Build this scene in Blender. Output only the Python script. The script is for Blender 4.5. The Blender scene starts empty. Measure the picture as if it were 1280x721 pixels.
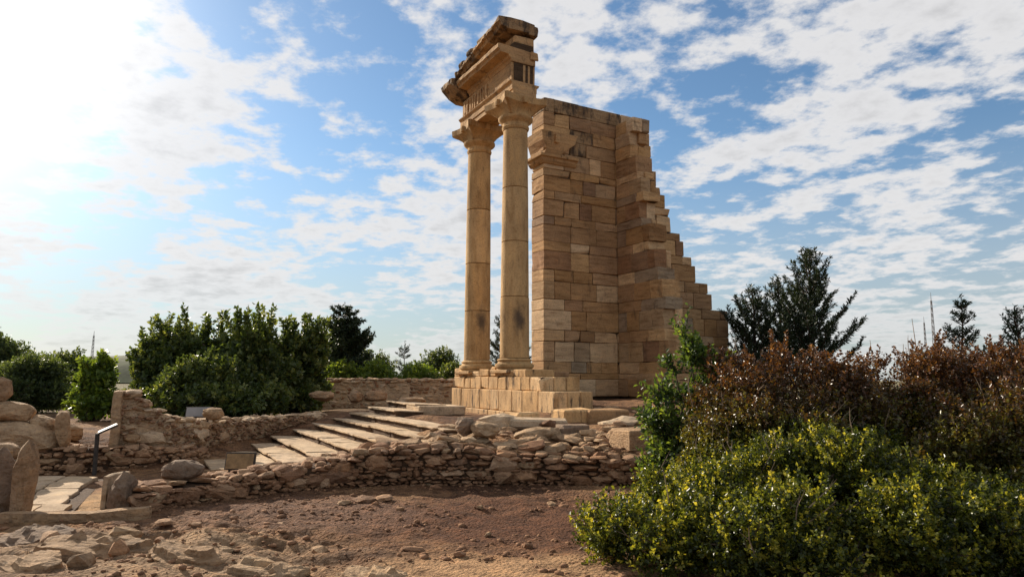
import bpy, bmesh, math, random
import numpy as np
from mathutils import Vector, Matrix, noise as mnoise

R_ = math.radians
S = bpy.context.scene
COL = S.collection

# ------------------------------------------------------------------ camera
EYE = np.array([0.0, 0.0, 1.6])
FPX, PITCH, ROLL = 853.0, R_(7.4), R_(0.3)
cam = bpy.data.cameras.new('camera')
cam.lens = 36.0 * FPX / 1280.0
cam.sensor_width = 36.0
cam.clip_end = 3000
cam_o = bpy.data.objects.new('camera', cam)
COL.objects.link(cam_o)
cam_o.matrix_world = Matrix.Translation(Vector(EYE)) @ Matrix.Rotation(math.pi / 2 + PITCH, 4, 'X') @ Matrix.Rotation(ROLL, 4, 'Z')
S.camera = cam_o

# ------------------------------------------------------------------ light
SUN_AZ, SUN_EL = R_(-46.0), R_(25.0)
SUN = Vector((math.sin(SUN_AZ) * math.cos(SUN_EL), math.cos(SUN_AZ) * math.cos(SUN_EL), math.sin(SUN_EL)))
sl = bpy.data.lights.new('sun', 'SUN')
sl.energy = 5.0
sl.angle = R_(0.6)
sl.color = (1.0, 0.88, 0.72)
so = bpy.data.objects.new('sun', sl)
COL.objects.link(so)
so.rotation_euler = SUN.to_track_quat('Z', 'Y').to_euler()

W = bpy.data.worlds.new('World')
S.world = W
W.use_nodes = True
wt = W.node_tree
wt.nodes.clear()


def wn(t, **k):
    n = wt.nodes.new(t)
    for a, b in k.items():
        setattr(n, a, b)
    return n


def wl(a, b):
    wt.links.new(a, b)


def wm(op, a, b=None, clamp=False):
    n = wn('ShaderNodeMath', operation=op, use_clamp=clamp)
    for i, v in enumerate((a, b)):
        if v is None:
            continue
        if isinstance(v, (int, float)):
            n.inputs[i].default_value = v
        else:
            wl(v, n.inputs[i])
    return n.outputs[0]


def wramp(val, lo, hi, a=0.0, b=1.0):
    n = wn('ShaderNodeMapRange', interpolation_type='SMOOTHSTEP')
    wl(val, n.inputs[0])
    for i, v in enumerate((lo, hi, a, b)):
        n.inputs[i + 1].default_value = v
    return n.outputs[0]


sky = wn('ShaderNodeTexSky', sky_type='NISHITA', sun_disc=False)
sky.sun_elevation = SUN_EL
sky.sun_rotation = SUN_AZ
sky.air_density = 1.0
sky.dust_density = 0.3
sky.ozone_density = 1.6
tc = wn('ShaderNodeTexCoord')
sep = wn('ShaderNodeSeparateXYZ')
wl(tc.outputs['Generated'], sep.inputs[0])
zz = wm('ADD', wm('MAXIMUM', sep.outputs[2], 0.0), 0.16)
comb = wn('ShaderNodeCombineXYZ')
wl(wm('DIVIDE', sep.outputs[0], zz), comb.inputs[0])
wl(wm('DIVIDE', sep.outputs[1], zz), comb.inputs[1])
mp = wn('ShaderNodeMapping', vector_type='TEXTURE')
mp.inputs['Rotation'].default_value = (0, 0, R_(-58))
mp.inputs['Scale'].default_value = (1.7, 0.8, 1)
mp.inputs['Location'].default_value = (3.1, 1.7, 0)
wl(comb.outputs[0], mp.inputs[0])
n1 = wn('ShaderNodeTexNoise')
n1.inputs['Scale'].default_value = 1.5
n1.inputs['Detail'].default_value = 9
n1.inputs['Roughness'].default_value = 0.56
n1.inputs['Distortion'].default_value = 0.25
wl(mp.outputs[0], n1.inputs['Vector'])
n2 = wn('ShaderNodeTexNoise')
n2.inputs['Scale'].default_value = 7.5
n2.inputs['Detail'].default_value = 9
n2.inputs['Roughness'].default_value = 0.6
wl(comb.outputs[0], n2.inputs['Vector'])
n3 = wn('ShaderNodeTexNoise')
n3.inputs['Scale'].default_value = 0.75
n3.inputs['Detail'].default_value = 2
wl(comb.outputs[0], n3.inputs['Vector'])
dens = wm('ADD', wm('ADD', wm('MULTIPLY', n1.outputs[0], 0.50), wm('MULTIPLY', n2.outputs[0], 0.45)), wm('MULTIPLY', n3.outputs[0], 0.25))
mask = wramp(dens, 0.545, 0.635)
lowfade = wramp(sep.outputs[2], 0.0, 0.16, 0.55, 0.92)
mask = wm('MULTIPLY', mask, lowfade)
core = wramp(dens, 0.63, 0.78, 1.0, 0.74)
# thin-haze aureole round the sun
dt = wn('ShaderNodeVectorMath', operation='DOT_PRODUCT')
wl(tc.outputs['Generated'], dt.inputs[0])
dt.inputs[1].default_value = SUN
d0 = wm('MAXIMUM', dt.outputs['Value'], 0.0)
aur = wm('ADD', wm('MULTIPLY', wm('POWER', d0, 14.0), 0.7), wm('MULTIPLY', wm('POWER', d0, 60.0), 8.0))
cl_b = wm('ADD', wm('MULTIPLY', core, 5.9), wm('MULTIPLY', wm('POWER', d0, 6.0), 0.2))
clc = wn('ShaderNodeMix', data_type='RGBA', blend_type='MULTIPLY')
clc.inputs[0].default_value = 1.0
clc.inputs[6].default_value = (1.0, 0.985, 0.98, 1)
wl(cl_b, clc.inputs[7])
# sky -> a little more saturated, plus horizon veil
skm = wn('ShaderNodeMix', data_type='RGBA', blend_type='MULTIPLY')
skm.inputs[0].default_value = 1.0
wl(sky.outputs[0], skm.inputs[6])
skm.inputs[7].default_value = (0.72, 0.86, 0.93, 1)
mx = wn('ShaderNodeMix', data_type='RGBA')
wl(mask, mx.inputs[0])
veil = wn('ShaderNodeMix', data_type='RGBA')
wl(wramp(sep.outputs[2], 0.0, 0.34, 0.75, 0.0), veil.inputs[0])
wl(skm.outputs[2], veil.inputs[6])
veil.inputs[7].default_value = (3.5, 3.65, 3.8, 1)
wl(veil.outputs[2], mx.inputs[6])
wl(clc.outputs[2], mx.inputs[7])
ad = wn('ShaderNodeMix', data_type='RGBA', blend_type='ADD')
ad.inputs[0].default_value = 1.0
wl(mx.outputs[2], ad.inputs[6])
wl(aur, ad.inputs[7])
bg = wn('ShaderNodeBackground')
bg.inputs[1].default_value = 0.09
wl(ad.outputs[2], bg.inputs[0])
wo = wn('ShaderNodeOutputWorld')
wl(bg.outputs[0], wo.inputs[0])

S.view_settings.view_transform = 'Standard'
S.view_settings.look = 'None'
S.view_settings.gamma = 1.0
S.view_settings.exposure = 0.62


# ------------------------------------------------------------------ pixel helpers
def ray(px, py):
    x, y = (px - 640) / FPX, (360.5 - py) / FPX
    c, s = math.cos(ROLL), math.sin(ROLL)
    x, y = c * x - s * y, s * x + c * y
    return np.array([x, math.cos(PITCH) - math.sin(PITCH) * y, math.sin(PITCH) + math.cos(PITCH) * y])


def at_z(px, py, z):
    r = ray(px, py)
    return EYE + r * (z - EYE[2]) / r[2]


def at_Y(px, py, Y):
    r = ray(px, py)
    return EYE + r * Y / r[1]


# ------------------------------------------------------------------ noise
def _hash(ix, iy, seed):
    h = (ix.astype(np.int64) * 374761393 + iy.astype(np.int64) * 668265263 + seed * 982451653) & 0x7fffffff
    h = ((h ^ (h >> 13)) * 1274126177) & 0x7fffffff
    return ((h ^ (h >> 16)) & 0xffff) / 65535.0


def vnoise(x, y, seed=0):
    ix, iy = np.floor(x), np.floor(y)
    fx, fy = x - ix, y - iy
    fx, fy = fx * fx * (3 - 2 * fx), fy * fy * (3 - 2 * fy)
    a, b = _hash(ix, iy, seed), _hash(ix + 1, iy, seed)
    c, d = _hash(ix, iy + 1, seed), _hash(ix + 1, iy + 1, seed)
    return (a * (1 - fx) + b * fx) * (1 - fy) + (c * (1 - fx) + d * fx) * fy


def fbm(x, y, oct=4, seed=0, gain=0.5):
    v, a, t = 0, 1.0, 0
    for i in range(oct):
        v = v + a * vnoise(x * 2 ** i + i * 17.3, y * 2 ** i - i * 9.1, seed + i)
        t += a
        a *= gain
    return v / t


# ------------------------------------------------------------------ materials
def mat_new(name):
    m = bpy.data.materials.new(name)
    m.use_nodes = True
    nt = m.node_tree
    nt.nodes.clear()
    out = nt.nodes.new('ShaderNodeOutputMaterial')
    p = nt.nodes.new('ShaderNodeBsdfPrincipled')
    p.inputs['Specular IOR Level'].default_value = 0.2
    nt.links.new(p.outputs[0], out.inputs[0])
    return m, nt, p, out


def ramp_node(nt, src, stops):
    r = nt.nodes.new('ShaderNodeValToRGB')
    e = r.color_ramp.elements
    while len(e) < len(stops):
        e.new(0.5)
    for i, (p, c) in enumerate(stops):
        e[i].position = p
        e[i].color = (*c, 1) if len(c) == 3 else c
    if src is not None:
        nt.links.new(src, r.inputs[0])
    return r


def mixc(nt, fac, a, b, mode='MIX'):
    n = nt.nodes.new('ShaderNodeMix')
    n.data_type = 'RGBA'
    n.blend_type = mode
    for i, v in ((0, fac), (6, a), (7, b)):
        if hasattr(v, 'links') or hasattr(v, 'is_linked'):
            nt.links.new(v, n.inputs[i])
        elif isinstance(v, (int, float)):
            n.inputs[i].default_value = v
        else:
            n.inputs[i].default_value = (*v, 1)
    return n.outputs[2]


def tex_noise(nt, vec, scale, detail=4, rough=0.55):
    n = nt.nodes.new('ShaderNodeTexNoise')
    n.inputs['Scale'].default_value = scale
    n.inputs['Detail'].default_value = detail
    n.inputs['Roughness'].default_value = rough
    if vec is not None:
        nt.links.new(vec, n.inputs['Vector'])
    return n.outputs[0]


def stone_mat(name, palette, strata=(1.2, 1.2, 7.0), stain=0.5, stain_col=(0.055, 0.04, 0.03), bump=0.5, fine=28.0, rough=0.9, stain_lo=0.56, stain_scale=(2.2, 2.2, 0.8)):
    m, nt, p, out = mat_new(name)
    p.inputs['Roughness'].default_value = rough
    tcn = nt.nodes.new('ShaderNodeTexCoord')
    oi = nt.nodes.new('ShaderNodeObjectInfo')
    ml = nt.nodes.new('ShaderNodeMath')
    ml.operation = 'MULTIPLY'
    nt.links.new(oi.outputs['Random'], ml.inputs[0])
    ml.inputs[1].default_value = 57.0
    ge = nt.nodes.new('ShaderNodeNewGeometry')
    add = nt.nodes.new('ShaderNodeVectorMath')
    add.operation = 'ADD'
    nt.links.new(ge.outputs['Position'], add.inputs[0])
    nt.links.new(ml.outputs[0], add.inputs[1])
    vec = add.outputs[0]
    if len(palette) == 1:
        palette = palette * 2
    n = len(palette)
    pal = ramp_node(nt, oi.outputs['Random'], [(i / max(1, n - 1), c) for i, c in enumerate(palette)])
    mpn = nt.nodes.new('ShaderNodeMapping')
    mpn.inputs['Scale'].default_value = strata
    nt.links.new(vec, mpn.inputs[0])
    st = tex_noise(nt, mpn.outputs[0], 1.6, 6, 0.6)
    c1 = ramp_node(nt, st, [(0.30, (0.66, 0.60, 0.52)), (0.5, (1, 1, 1)), (0.72, (1.22, 1.16, 1.05))])
    col = mixc(nt, 1.0, pal.outputs[0], c1.outputs[0], 'MULTIPLY')
    big = tex_noise(nt, ge.outputs['Position'], 0.9, 3)
    c2 = ramp_node(nt, big, [(0.3, (0.8, 0.76, 0.72)), (0.7, (1.12, 1.1, 1.06))])
    col = mixc(nt, 1.0, col, c2.outputs[0], 'MULTIPLY')
    pit = tex_noise(nt, vec, fine, 5, 0.65)
    c3 = ramp_node(nt, pit, [(0.30, (0.6, 0.55, 0.5)), (0.5, (1, 1, 1)), (0.75, (1.15, 1.13, 1.1))])
    col = mixc(nt, 0.75, col, c3.outputs[0], 'MULTIPLY')
    sm = nt.nodes.new('ShaderNodeMapping')
    sm.inputs['Scale'].default_value = stain_scale
    nt.links.new(ge.outputs['Position'], sm.inputs[0])
    sn = tex_noise(nt, sm.outputs[0], 1.7, 8, 0.68)
    sr = ramp_node(nt, sn, [(stain_lo, (0, 0, 0)), (stain_lo + 0.12, (stain, stain, stain))])
    col = mixc(nt, sr.outputs[0], col, stain_col)
    nt.links.new(col, p.inputs['Base Color'])
    # relief
    h = nt.nodes.new('ShaderNodeMath')
    h.operation = 'ADD'
    nt.links.new(st, h.inputs[0])
    h2 = nt.nodes.new('ShaderNodeMath')
    h2.operation = 'MULTIPLY'
    nt.links.new(pit, h2.inputs[0])
    h2.inputs[1].default_value = 0.7
    nt.links.new(h2.outputs[0], h.inputs[1])
    b = nt.nodes.new('ShaderNodeBump')
    b.inputs['Strength'].default_value = bump
    b.inputs['Distance'].default_value = 0.05
    nt.links.new(h.outputs[0], b.inputs['Height'])
    nt.links.new(b.outputs[0], p.inputs['Normal'])
    return m


M = {}
M['ashlar'] = stone_mat('sandstone_ashlar', [(0.434, 0.261, 0.117), (0.293, 0.169, 0.078), (0.604, 0.442, 0.276), (0.543, 0.348, 0.171), (0.336, 0.194, 0.092), (0.478, 0.291, 0.131), (0.342, 0.269, 0.185), (0.251, 0.132, 0.068), (0.63, 0.43, 0.244), (0.38, 0.231, 0.112), (0.315, 0.194, 0.107), (0.499, 0.307, 0.146)], stain=0.6, stain_lo=0.58)
M['column'] = stone_mat('sandstone_column', [(0.501, 0.336, 0.165), (0.451, 0.296, 0.141), (0.531, 0.366, 0.19)], strata=(3.2, 3.2, 0.8), stain=0.5, bump=0.4, stain_lo=0.60, stain_scale=(3.0, 3.0, 1.0))
M['podium'] = stone_mat('sandstone_podium', [(0.623, 0.415, 0.217), (0.561, 0.357, 0.171), (0.665, 0.463, 0.262)], strata=(3.0, 3.0, 1.2), stain=0.9, stain_lo=0.53, stain_scale=(4.5, 4.5, 1.1))
M['entab'] = stone_mat('sandstone_entablature', [(0.477, 0.308, 0.156), (0.423, 0.266, 0.132), (0.51, 0.339, 0.176)], stain=0.8, stain_lo=0.55)
M['crust'] = stone_mat('dark_weathered_stone', [(0.30, 0.20, 0.11), (0.36, 0.24, 0.13)], stain=0.9, stain_lo=0.47, bump=0.8)
M['rubble'] = stone_mat('rubble_stone', [(0.34, 0.201, 0.119), (0.271, 0.146, 0.082), (0.42, 0.266, 0.16), (0.239, 0.141, 0.09), (0.38, 0.214, 0.116), (0.469, 0.318, 0.205), (0.29, 0.163, 0.093)], strata=(4, 4, 12), stain=0.55, bump=0.7, fine=45)
M['boulder'] = stone_mat('boulder_stone', [(0.394, 0.264, 0.155), (0.338, 0.223, 0.134), (0.441, 0.314, 0.197)], strata=(3, 3, 9), stain=0.6, bump=0.9, fine=24)
M['grey_boulder'] = stone_mat('grey_boulder_stone', [(0.263, 0.19, 0.136), (0.221, 0.157, 0.111)], strata=(3, 3, 6), stain=0.7, bump=0.9, fine=22)
M['pale'] = stone_mat('pale_slab_stone', [(0.51, 0.396, 0.277), (0.451, 0.34, 0.227), (0.549, 0.432, 0.302)], strata=(2, 2, 6), stain=0.35, bump=0.5, fine=30)
M['step'] = stone_mat('step_stone', [(0.549, 0.423, 0.29), (0.49, 0.367, 0.238), (0.519, 0.395, 0.273)], strata=(3, 3, 9), stain=0.5, bump=0.5, fine=26)
M['mortar'] = stone_mat('earth_mortar', [(0.10, 0.06, 0.036)], strata=(5, 5, 9), stain=0.5, bump=1.0, fine=40)
M['tan_stone'] = stone_mat('tan_wall_stone', [(0.46, 0.33, 0.21), (0.55, 0.41, 0.27), (0.40, 0.27, 0.17), (0.60, 0.47, 0.33), (0.48, 0.35, 0.23)], strata=(4, 4, 10), stain=0.5, bump=0.7, fine=40)
M['tan_mortar'] = stone_mat('tan_mortar', [(0.50, 0.37, 0.245)], strata=(5, 5, 9), stain=0.3, bump=1.0, fine=30)
M['joint'] = stone_mat('wall_joint', [(0.085, 0.055, 0.032)], stain=0.5, bump=0.6)


def ground_mat():
    m, nt, p, out = mat_new('dry_earth')
    p.inputs['Roughness'].default_value = 0.95
    ge = nt.nodes.new('ShaderNodeNewGeometry')
    pos = ge.outputs['Position']
    big = tex_noise(nt, pos, 0.55, 5, 0.6)
    c = ramp_node(nt, big, [(0.36, (0.12, 0.058, 0.03)), (0.47, (0.20, 0.102, 0.05)), (0.56, (0.32, 0.175, 0.085)), (0.68, (0.47, 0.28, 0.14))])
    sep_ = nt.nodes.new('ShaderNodeSeparateXYZ')
    nt.links.new(pos, sep_.inputs[0])
    mid = tex_noise(nt, pos, 5.0, 7, 0.65)
    c2 = ramp_node(nt, mid, [(0.32, (0.42, 0.36, 0.32)), (0.5, (1, 1, 1)), (0.68, (1.5, 1.42, 1.35))])
    col = mixc(nt, 1.0, c.outputs[0], c2.outputs[0], 'MULTIPLY')
    vo = nt.nodes.new('ShaderNodeTexVoronoi')
    vo.inputs['Scale'].default_value = 26
    nt.links.new(pos, vo.inputs['Vector'])
    vr = ramp_node(nt, vo.outputs['Distance'], [(0.0, (1.3, 1.25, 1.2)), (0.35, (1, 1, 1)), (0.8, (0.75, 0.7, 0.66))])
    col = mixc(nt, 0.7, col, vr.outputs[0], 'MULTIPLY')
    # soil tints: dark red-brown mid-trench, painted sun patches near the camera, sandy ochre by path
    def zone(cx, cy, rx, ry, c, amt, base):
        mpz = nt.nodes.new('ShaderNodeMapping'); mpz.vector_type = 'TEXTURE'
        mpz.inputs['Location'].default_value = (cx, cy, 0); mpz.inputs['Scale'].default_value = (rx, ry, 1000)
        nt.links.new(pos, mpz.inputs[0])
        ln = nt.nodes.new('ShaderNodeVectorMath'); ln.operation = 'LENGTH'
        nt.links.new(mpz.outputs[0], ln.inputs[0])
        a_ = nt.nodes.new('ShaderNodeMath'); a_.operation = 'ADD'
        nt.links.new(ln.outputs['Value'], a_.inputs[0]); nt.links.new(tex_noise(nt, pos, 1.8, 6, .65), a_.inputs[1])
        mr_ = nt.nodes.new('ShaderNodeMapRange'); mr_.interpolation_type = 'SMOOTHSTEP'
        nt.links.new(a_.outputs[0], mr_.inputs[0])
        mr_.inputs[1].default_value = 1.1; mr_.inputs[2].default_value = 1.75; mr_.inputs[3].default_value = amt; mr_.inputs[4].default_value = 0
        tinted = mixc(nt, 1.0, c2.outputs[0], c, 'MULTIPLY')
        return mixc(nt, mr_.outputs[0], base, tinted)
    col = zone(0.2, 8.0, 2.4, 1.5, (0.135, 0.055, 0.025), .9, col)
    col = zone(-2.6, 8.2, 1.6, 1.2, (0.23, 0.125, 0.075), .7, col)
    col = zone(0.2, 5.6, 2.2, .75, (0.50, 0.30, 0.155), .9, col)  # sunlit patch at bottom centre, painted into the soil colour
    col = zone(-3.4, 6.2, 2.0, .9, (0.42, 0.275, 0.16), .8, col)  # lower-left sun patch, likewise put into the colour
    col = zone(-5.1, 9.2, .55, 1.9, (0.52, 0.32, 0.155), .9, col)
    # far ground turns to dry scrub
    far = nt.nodes.new('ShaderNodeMapRange')
    nt.links.new(sep_.outputs[1], far.inputs[0])
    far.inputs[1].default_value = 19
    far.inputs[2].default_value = 30
    col = mixc(nt, far.outputs[0], col, (0.16, 0.135, 0.07))
    nt.links.new(col, p.inputs['Base Color'])
    fine = tex_noise(nt, pos, 38, 6, 0.7)
    a1 = nt.nodes.new('ShaderNodeMath'); a1.operation = 'MULTIPLY_ADD'
    nt.links.new(mid, a1.inputs[0]); a1.inputs[1].default_value = 2.2; nt.links.new(fine, a1.inputs[2])
    a2 = nt.nodes.new('ShaderNodeMath'); a2.operation = 'SUBTRACT'
    nt.links.new(a1.outputs[0], a2.inputs[0]); nt.links.new(vo.outputs['Distance'], a2.inputs[1])
    b = nt.nodes.new('ShaderNodeBump')
    b.inputs['Strength'].default_value = 1.0
    b.inputs['Distance'].default_value = 0.065
    nt.links.new(a2.outputs[0], b.inputs['Height'])
    nt.links.new(b.outputs[0], p.inputs['Normal'])
    return m


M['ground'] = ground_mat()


def leaf_mat(name, ramp, trans=0.45, rough=0.45):
    m, nt, p, out = mat_new(name)
    at = nt.nodes.new('ShaderNodeAttribute')
    at.attribute_name = 'tint'
    r = ramp_node(nt, at.outputs['Fac'], ramp)
    nt.links.new(r.outputs[0], p.inputs['Base Color'])
    p.inputs['Roughness'].default_value = rough
    p.inputs['Specular IOR Level'].default_value = 0.35
    tr = nt.nodes.new('ShaderNodeBsdfTranslucent')
    tcx = mixc(nt, 1.0, r.outputs[0], (2.3, 2.0, 0.7), 'MULTIPLY')
    nt.links.new(tcx, tr.inputs[0])
    mx_ = nt.nodes.new('ShaderNodeMixShader')
    mx_.inputs[0].default_value = trans
    nt.links.new(p.outputs[0], mx_.inputs[1])
    nt.links.new(tr.outputs[0], mx_.inputs[2])
    nt.links.new(mx_.outputs[0], out.inputs[0])
    return m


M['leaf_dark'] = leaf_mat('shrub_leaf', [(0.0, (0.025, 0.042, 0.014)), (0.55, (0.06, 0.092, 0.028)), (0.85, (0.13, 0.165, 0.055)), (1.0, (0.20, 0.23, 0.09))], trans=.36)
M['leaf_fresh'] = leaf_mat('fresh_leaf', [(0.0, (0.05, 0.085, 0.018)), (0.6, (0.095, 0.15, 0.028)), (1.0, (0.16, 0.21, 0.04))])
M['leaf_yellow'] = leaf_mat('lentisk_leaf', [(0.0, (0.010, 0.017, 0.005)), (0.4, (0.03, 0.043, 0.010)), (0.7, (0.10, 0.12, 0.022)), (0.88, (0.22, 0.22, 0.035)), (1.0, (0.36, 0.33, 0.06))], trans=0.45, rough=.35)
M['leaf_rust'] = leaf_mat('rust_leaf', [(0.0, (0.03, 0.042, 0.010)), (0.18, (0.17, 0.155, 0.03)), (0.34, (0.035, 0.028, 0.010)), (0.5, (0.10, 0.06, 0.022)), (0.66, (0.045, 0.024, 0.012)), (0.78, (0.15, 0.065, 0.032)), (0.9, (0.07, 0.032, 0.017)), (1.0, (0.26, 0.14, 0.075))], trans=0.28, rough=.3)
M['leaf_sapling'] = leaf_mat('sapling_leaf', [(0.0, (0.025, 0.05, 0.02)), (0.7, (0.06, 0.10, 0.03)), (1.0, (0.15, 0.20, 0.04))])
M['leaf_pine'] = leaf_mat('pine_needle', [(0.0, (0.012, 0.022, 0.010)), (1.0, (0.035, 0.055, 0.022))], trans=0.12)
M['leaf_round'] = leaf_mat('grey_green_leaf', [(0.0, (0.03, 0.05, 0.02)), (0.7, (0.065, 0.095, 0.04)), (1.0, (0.11, 0.14, 0.06))])


def plain_mat(name, col, rough=0.7, bump=0.3, scale=30, metal=0.0, var=0.35):
    m, nt, p, out = mat_new(name)
    ge = nt.nodes.new('ShaderNodeNewGeometry')
    n = tex_noise(nt, ge.outputs['Position'], scale, 5, 0.6)
    r = ramp_node(nt, n, [(0.3, tuple(c * (1 - var) for c in col)), (0.7, tuple(min(1, c * (1 + var)) for c in col))])
    nt.links.new(r.outputs[0], p.inputs['Base Color'])
    p.inputs['Roughness'].default_value = rough
    p.inputs['Metallic'].default_value = metal
    b = nt.nodes.new('ShaderNodeBump')
    b.inputs['Strength'].default_value = bump
    b.inputs['Distance'].default_value = 0.01
    nt.links.new(n, b.inputs['Height'])
    nt.links.new(b.outputs[0], p.inputs['Normal'])
    return m


M['bark'] = plain_mat('bark', (0.085, 0.06, 0.042), 0.95, 0.8, 20)
M['dry_wood'] = plain_mat('dry_wood', (0.22, 0.16, 0.11), 0.9, 0.6, 24)
M['post'] = plain_mat('painted_post', (0.05, 0.042, 0.035), 0.6, 0.1, 20)
M['board'] = plain_mat('sign_board', (0.27, 0.17, 0.08), 0.65, 0.1, 12)
M['board_light'] = plain_mat('sign_face', (0.26, 0.25, 0.24), 0.6, 0.03, 8, var=0.12)
M['mast'] = plain_mat('mast_steel', (0.12, 0.10, 0.095), 0.6, 0.1, 3)
M['hill'] = plain_mat('scrub_hill', (0.085, 0.095, 0.05), 0.95, 0.5, 0.12, var=0.5)


# ------------------------------------------------------------------ object helpers
def tag(o, label=None, cat=None, group=None, kind=None):
    if label: o['label'] = label
    if cat: o['category'] = cat
    if group: o['group'] = group
    if kind: o['kind'] = kind
    return o


def empty(name, loc=(0, 0, 0), rz=0.0):
    o = bpy.data.objects.new(name, None)
    o.empty_display_size = 0.2
    o.location = loc
    o.rotation_euler = (0, 0, rz)
    COL.objects.link(o)
    return o


def link(name, me, mat=None, parent=None, loc=(0, 0, 0), rot=(0, 0, 0), scale=(1, 1, 1)):
    o = bpy.data.objects.new(name, me)
    if mat is not None and not me.materials:
        me.materials.append(mat)
    o.location = loc
    o.rotation_euler = rot
    o.scale = scale
    COL.objects.link(o)
    if parent is not None:
        o.parent = parent
    return o


def mesh(name, vs, fs, smooth=False):
    me = bpy.data.meshes.new(name)
    me.from_pydata([tuple(map(float, v)) for v in vs], [], [tuple(f) for f in fs])
    if smooth:
        me.polygons.foreach_set('use_smooth', [True] * len(me.polygons))
    me.update()
    return me


def cbox_mesh(name, dx, dy, dz, ch=0.012, jit=0.005, rng=random, chip=0.0):
    """chamfered, slightly worn box: 44 triangles"""
    vs, idx = [], {}
    h = (dx / 2, dy / 2, dz / 2)
    for sx in (-1, 1):
        for sy in (-1, 1):
            for sz in (-1, 1):
                s = (sx, sy, sz)
                k = ch * rng.uniform(0.6, 1.5)
                if chip and rng.random() < chip:
                    k = rng.uniform(0.03, 0.09)
                k = min(k, 0.35 * min(dx, dy, dz))
                j = [rng.uniform(-jit, jit) for _ in range(3)]
                for ax in range(3):
                    v = [s[q] * (h[q] if q == ax else h[q] - k) + j[q] for q in range(3)]
                    idx[(s, ax)] = len(vs)
                    vs.append(v)
    fs = []

    def face(keys, n):
        f = [idx[k] for k in keys]
        a, b, c = (Vector(vs[f[i]]) for i in range(3))
        if (b - a).cross(c - a).dot(Vector(n)) < 0:
            f.reverse()
        fs.append(f)
    for ax in range(3):
        o1, o2 = [q for q in range(3) if q != ax]
        for sg in (-1, 1):
            ks = []
            for p, q in ((-1, -1), (1, -1), (1, 1), (-1, 1)):
                s = [0, 0, 0]; s[ax] = sg; s[o1] = p; s[o2] = q
                ks.append((tuple(s), ax))
            n = [0, 0, 0]; n[ax] = sg
            face(ks, n)
        # edges parallel to ax
        for p in (-1, 1):
            for q in (-1, 1):
                s0 = [0, 0, 0]; s0[ax] = -1; s0[o1] = p; s0[o2] = q
                s1 = list(s0); s1[ax] = 1
                n = [0, 0, 0]; n[o1] = p; n[o2] = q
                face([(tuple(s0), o1), (tuple(s1), o1), (tuple(s1), o2), (tuple(s0), o2)], n)
    for sx in (-1, 1):
        for sy in (-1, 1):
            for sz in (-1, 1):
                s = (sx, sy, sz)
                face([(s, 0), (s, 1), (s, 2)], s)
    return mesh(name, vs, fs)


def block(name, parent, lo, hi, mat, ch=0.012, jit=0.005, rng=random, rz=0.0, chip=0.0, eroded=0.0):
    c = [(a + b) / 2 for a, b in zip(lo, hi)]
    d = [b - a for a, b in zip(lo, hi)]
    if eroded:
        me = rough_mesh(name, *d, rng.randrange(500), eroded, 4, .05, 3.0)
    else:
        me = cbox_mesh(name, *d, ch=ch, jit=jit, rng=rng, chip=chip)
    return link(name, me, mat, parent, c, (0, 0, rz))


def rough_mesh(name, dx, dy, dz, seed, amp=0.06, cuts=5, sub=0.35, freq=2.5):
    """rounded, eroded block"""
    bm = bmesh.new()
    bmesh.ops.create_cube(bm, size=2.0)
    bmesh.ops.subdivide_edges(bm, edges=bm.edges[:], cuts=cuts, use_grid_fill=True)
    off = Vector((seed * 3.17, seed * 1.93, seed * 0.71))
    for v in bm.verts:
        p = v.co.copy()
        sph = p.normalized() * 1.25
        p = p.lerp(sph, sub)
        q = Vector((p.x * dx / 2, p.y * dy / 2, p.z * dz / 2))
        n = mnoise.noise_vector(q * freq + off) * amp + mnoise.noise_vector(q * freq * 3.1 + off) * amp * 0.45
        v.co = q + n
    me = bpy.data.meshes.new(name)
    bm.normal_update()
    bm.to_mesh(me)
    bm.free()
    return me


def ico_stone(name, seed, sub=2, box=0.55, amp=0.22):
    bm = bmesh.new()
    bmesh.ops.create_icosphere(bm, subdivisions=sub, radius=1.0)
    off = Vector((seed * 5.3, seed * 2.7, seed * 9.1))
    for v in bm.verts:
        p = v.co.copy()
        m_ = max(abs(p.x), abs(p.y), abs(p.z))
        p = p.lerp(p / m_, box)
        n = mnoise.noise(p * 1.1 + off) * amp + (mnoise.noise(p * 2.7 + off) * amp * 0.5)
        v.co = p * (1 + n) * 0.55
    me = bpy.data.meshes.new(name)
    bm.normal_update()
    bm.to_mesh(me)
    bm.free()
    return me


def lathe(name, prof, seg=32, parent=None, mat=None, loc=(0, 0, 0), smooth=True):
    vs, fs = [], []
    for r, z in prof:
        for i in range(seg):
            a = 2 * math.pi * i / seg
            vs.append((r * math.cos(a), r * math.sin(a), z))
    for j in range(len(prof) - 1):
        for i in range(seg):
            k = (i + 1) % seg
            fs.append((j * seg + i, j * seg + k, (j + 1) * seg + k, (j + 1) * seg + i))
    fs.append(tuple(range(seg - 1, -1, -1)))
    fs.append(tuple((len(prof) - 1) * seg + i for i in range(seg)))
    me = mesh(name, vs, fs, smooth)
    if smooth:
        me.set_sharp_from_angle(angle=R_(40))
    return link(name, me, mat, parent, loc)


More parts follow.
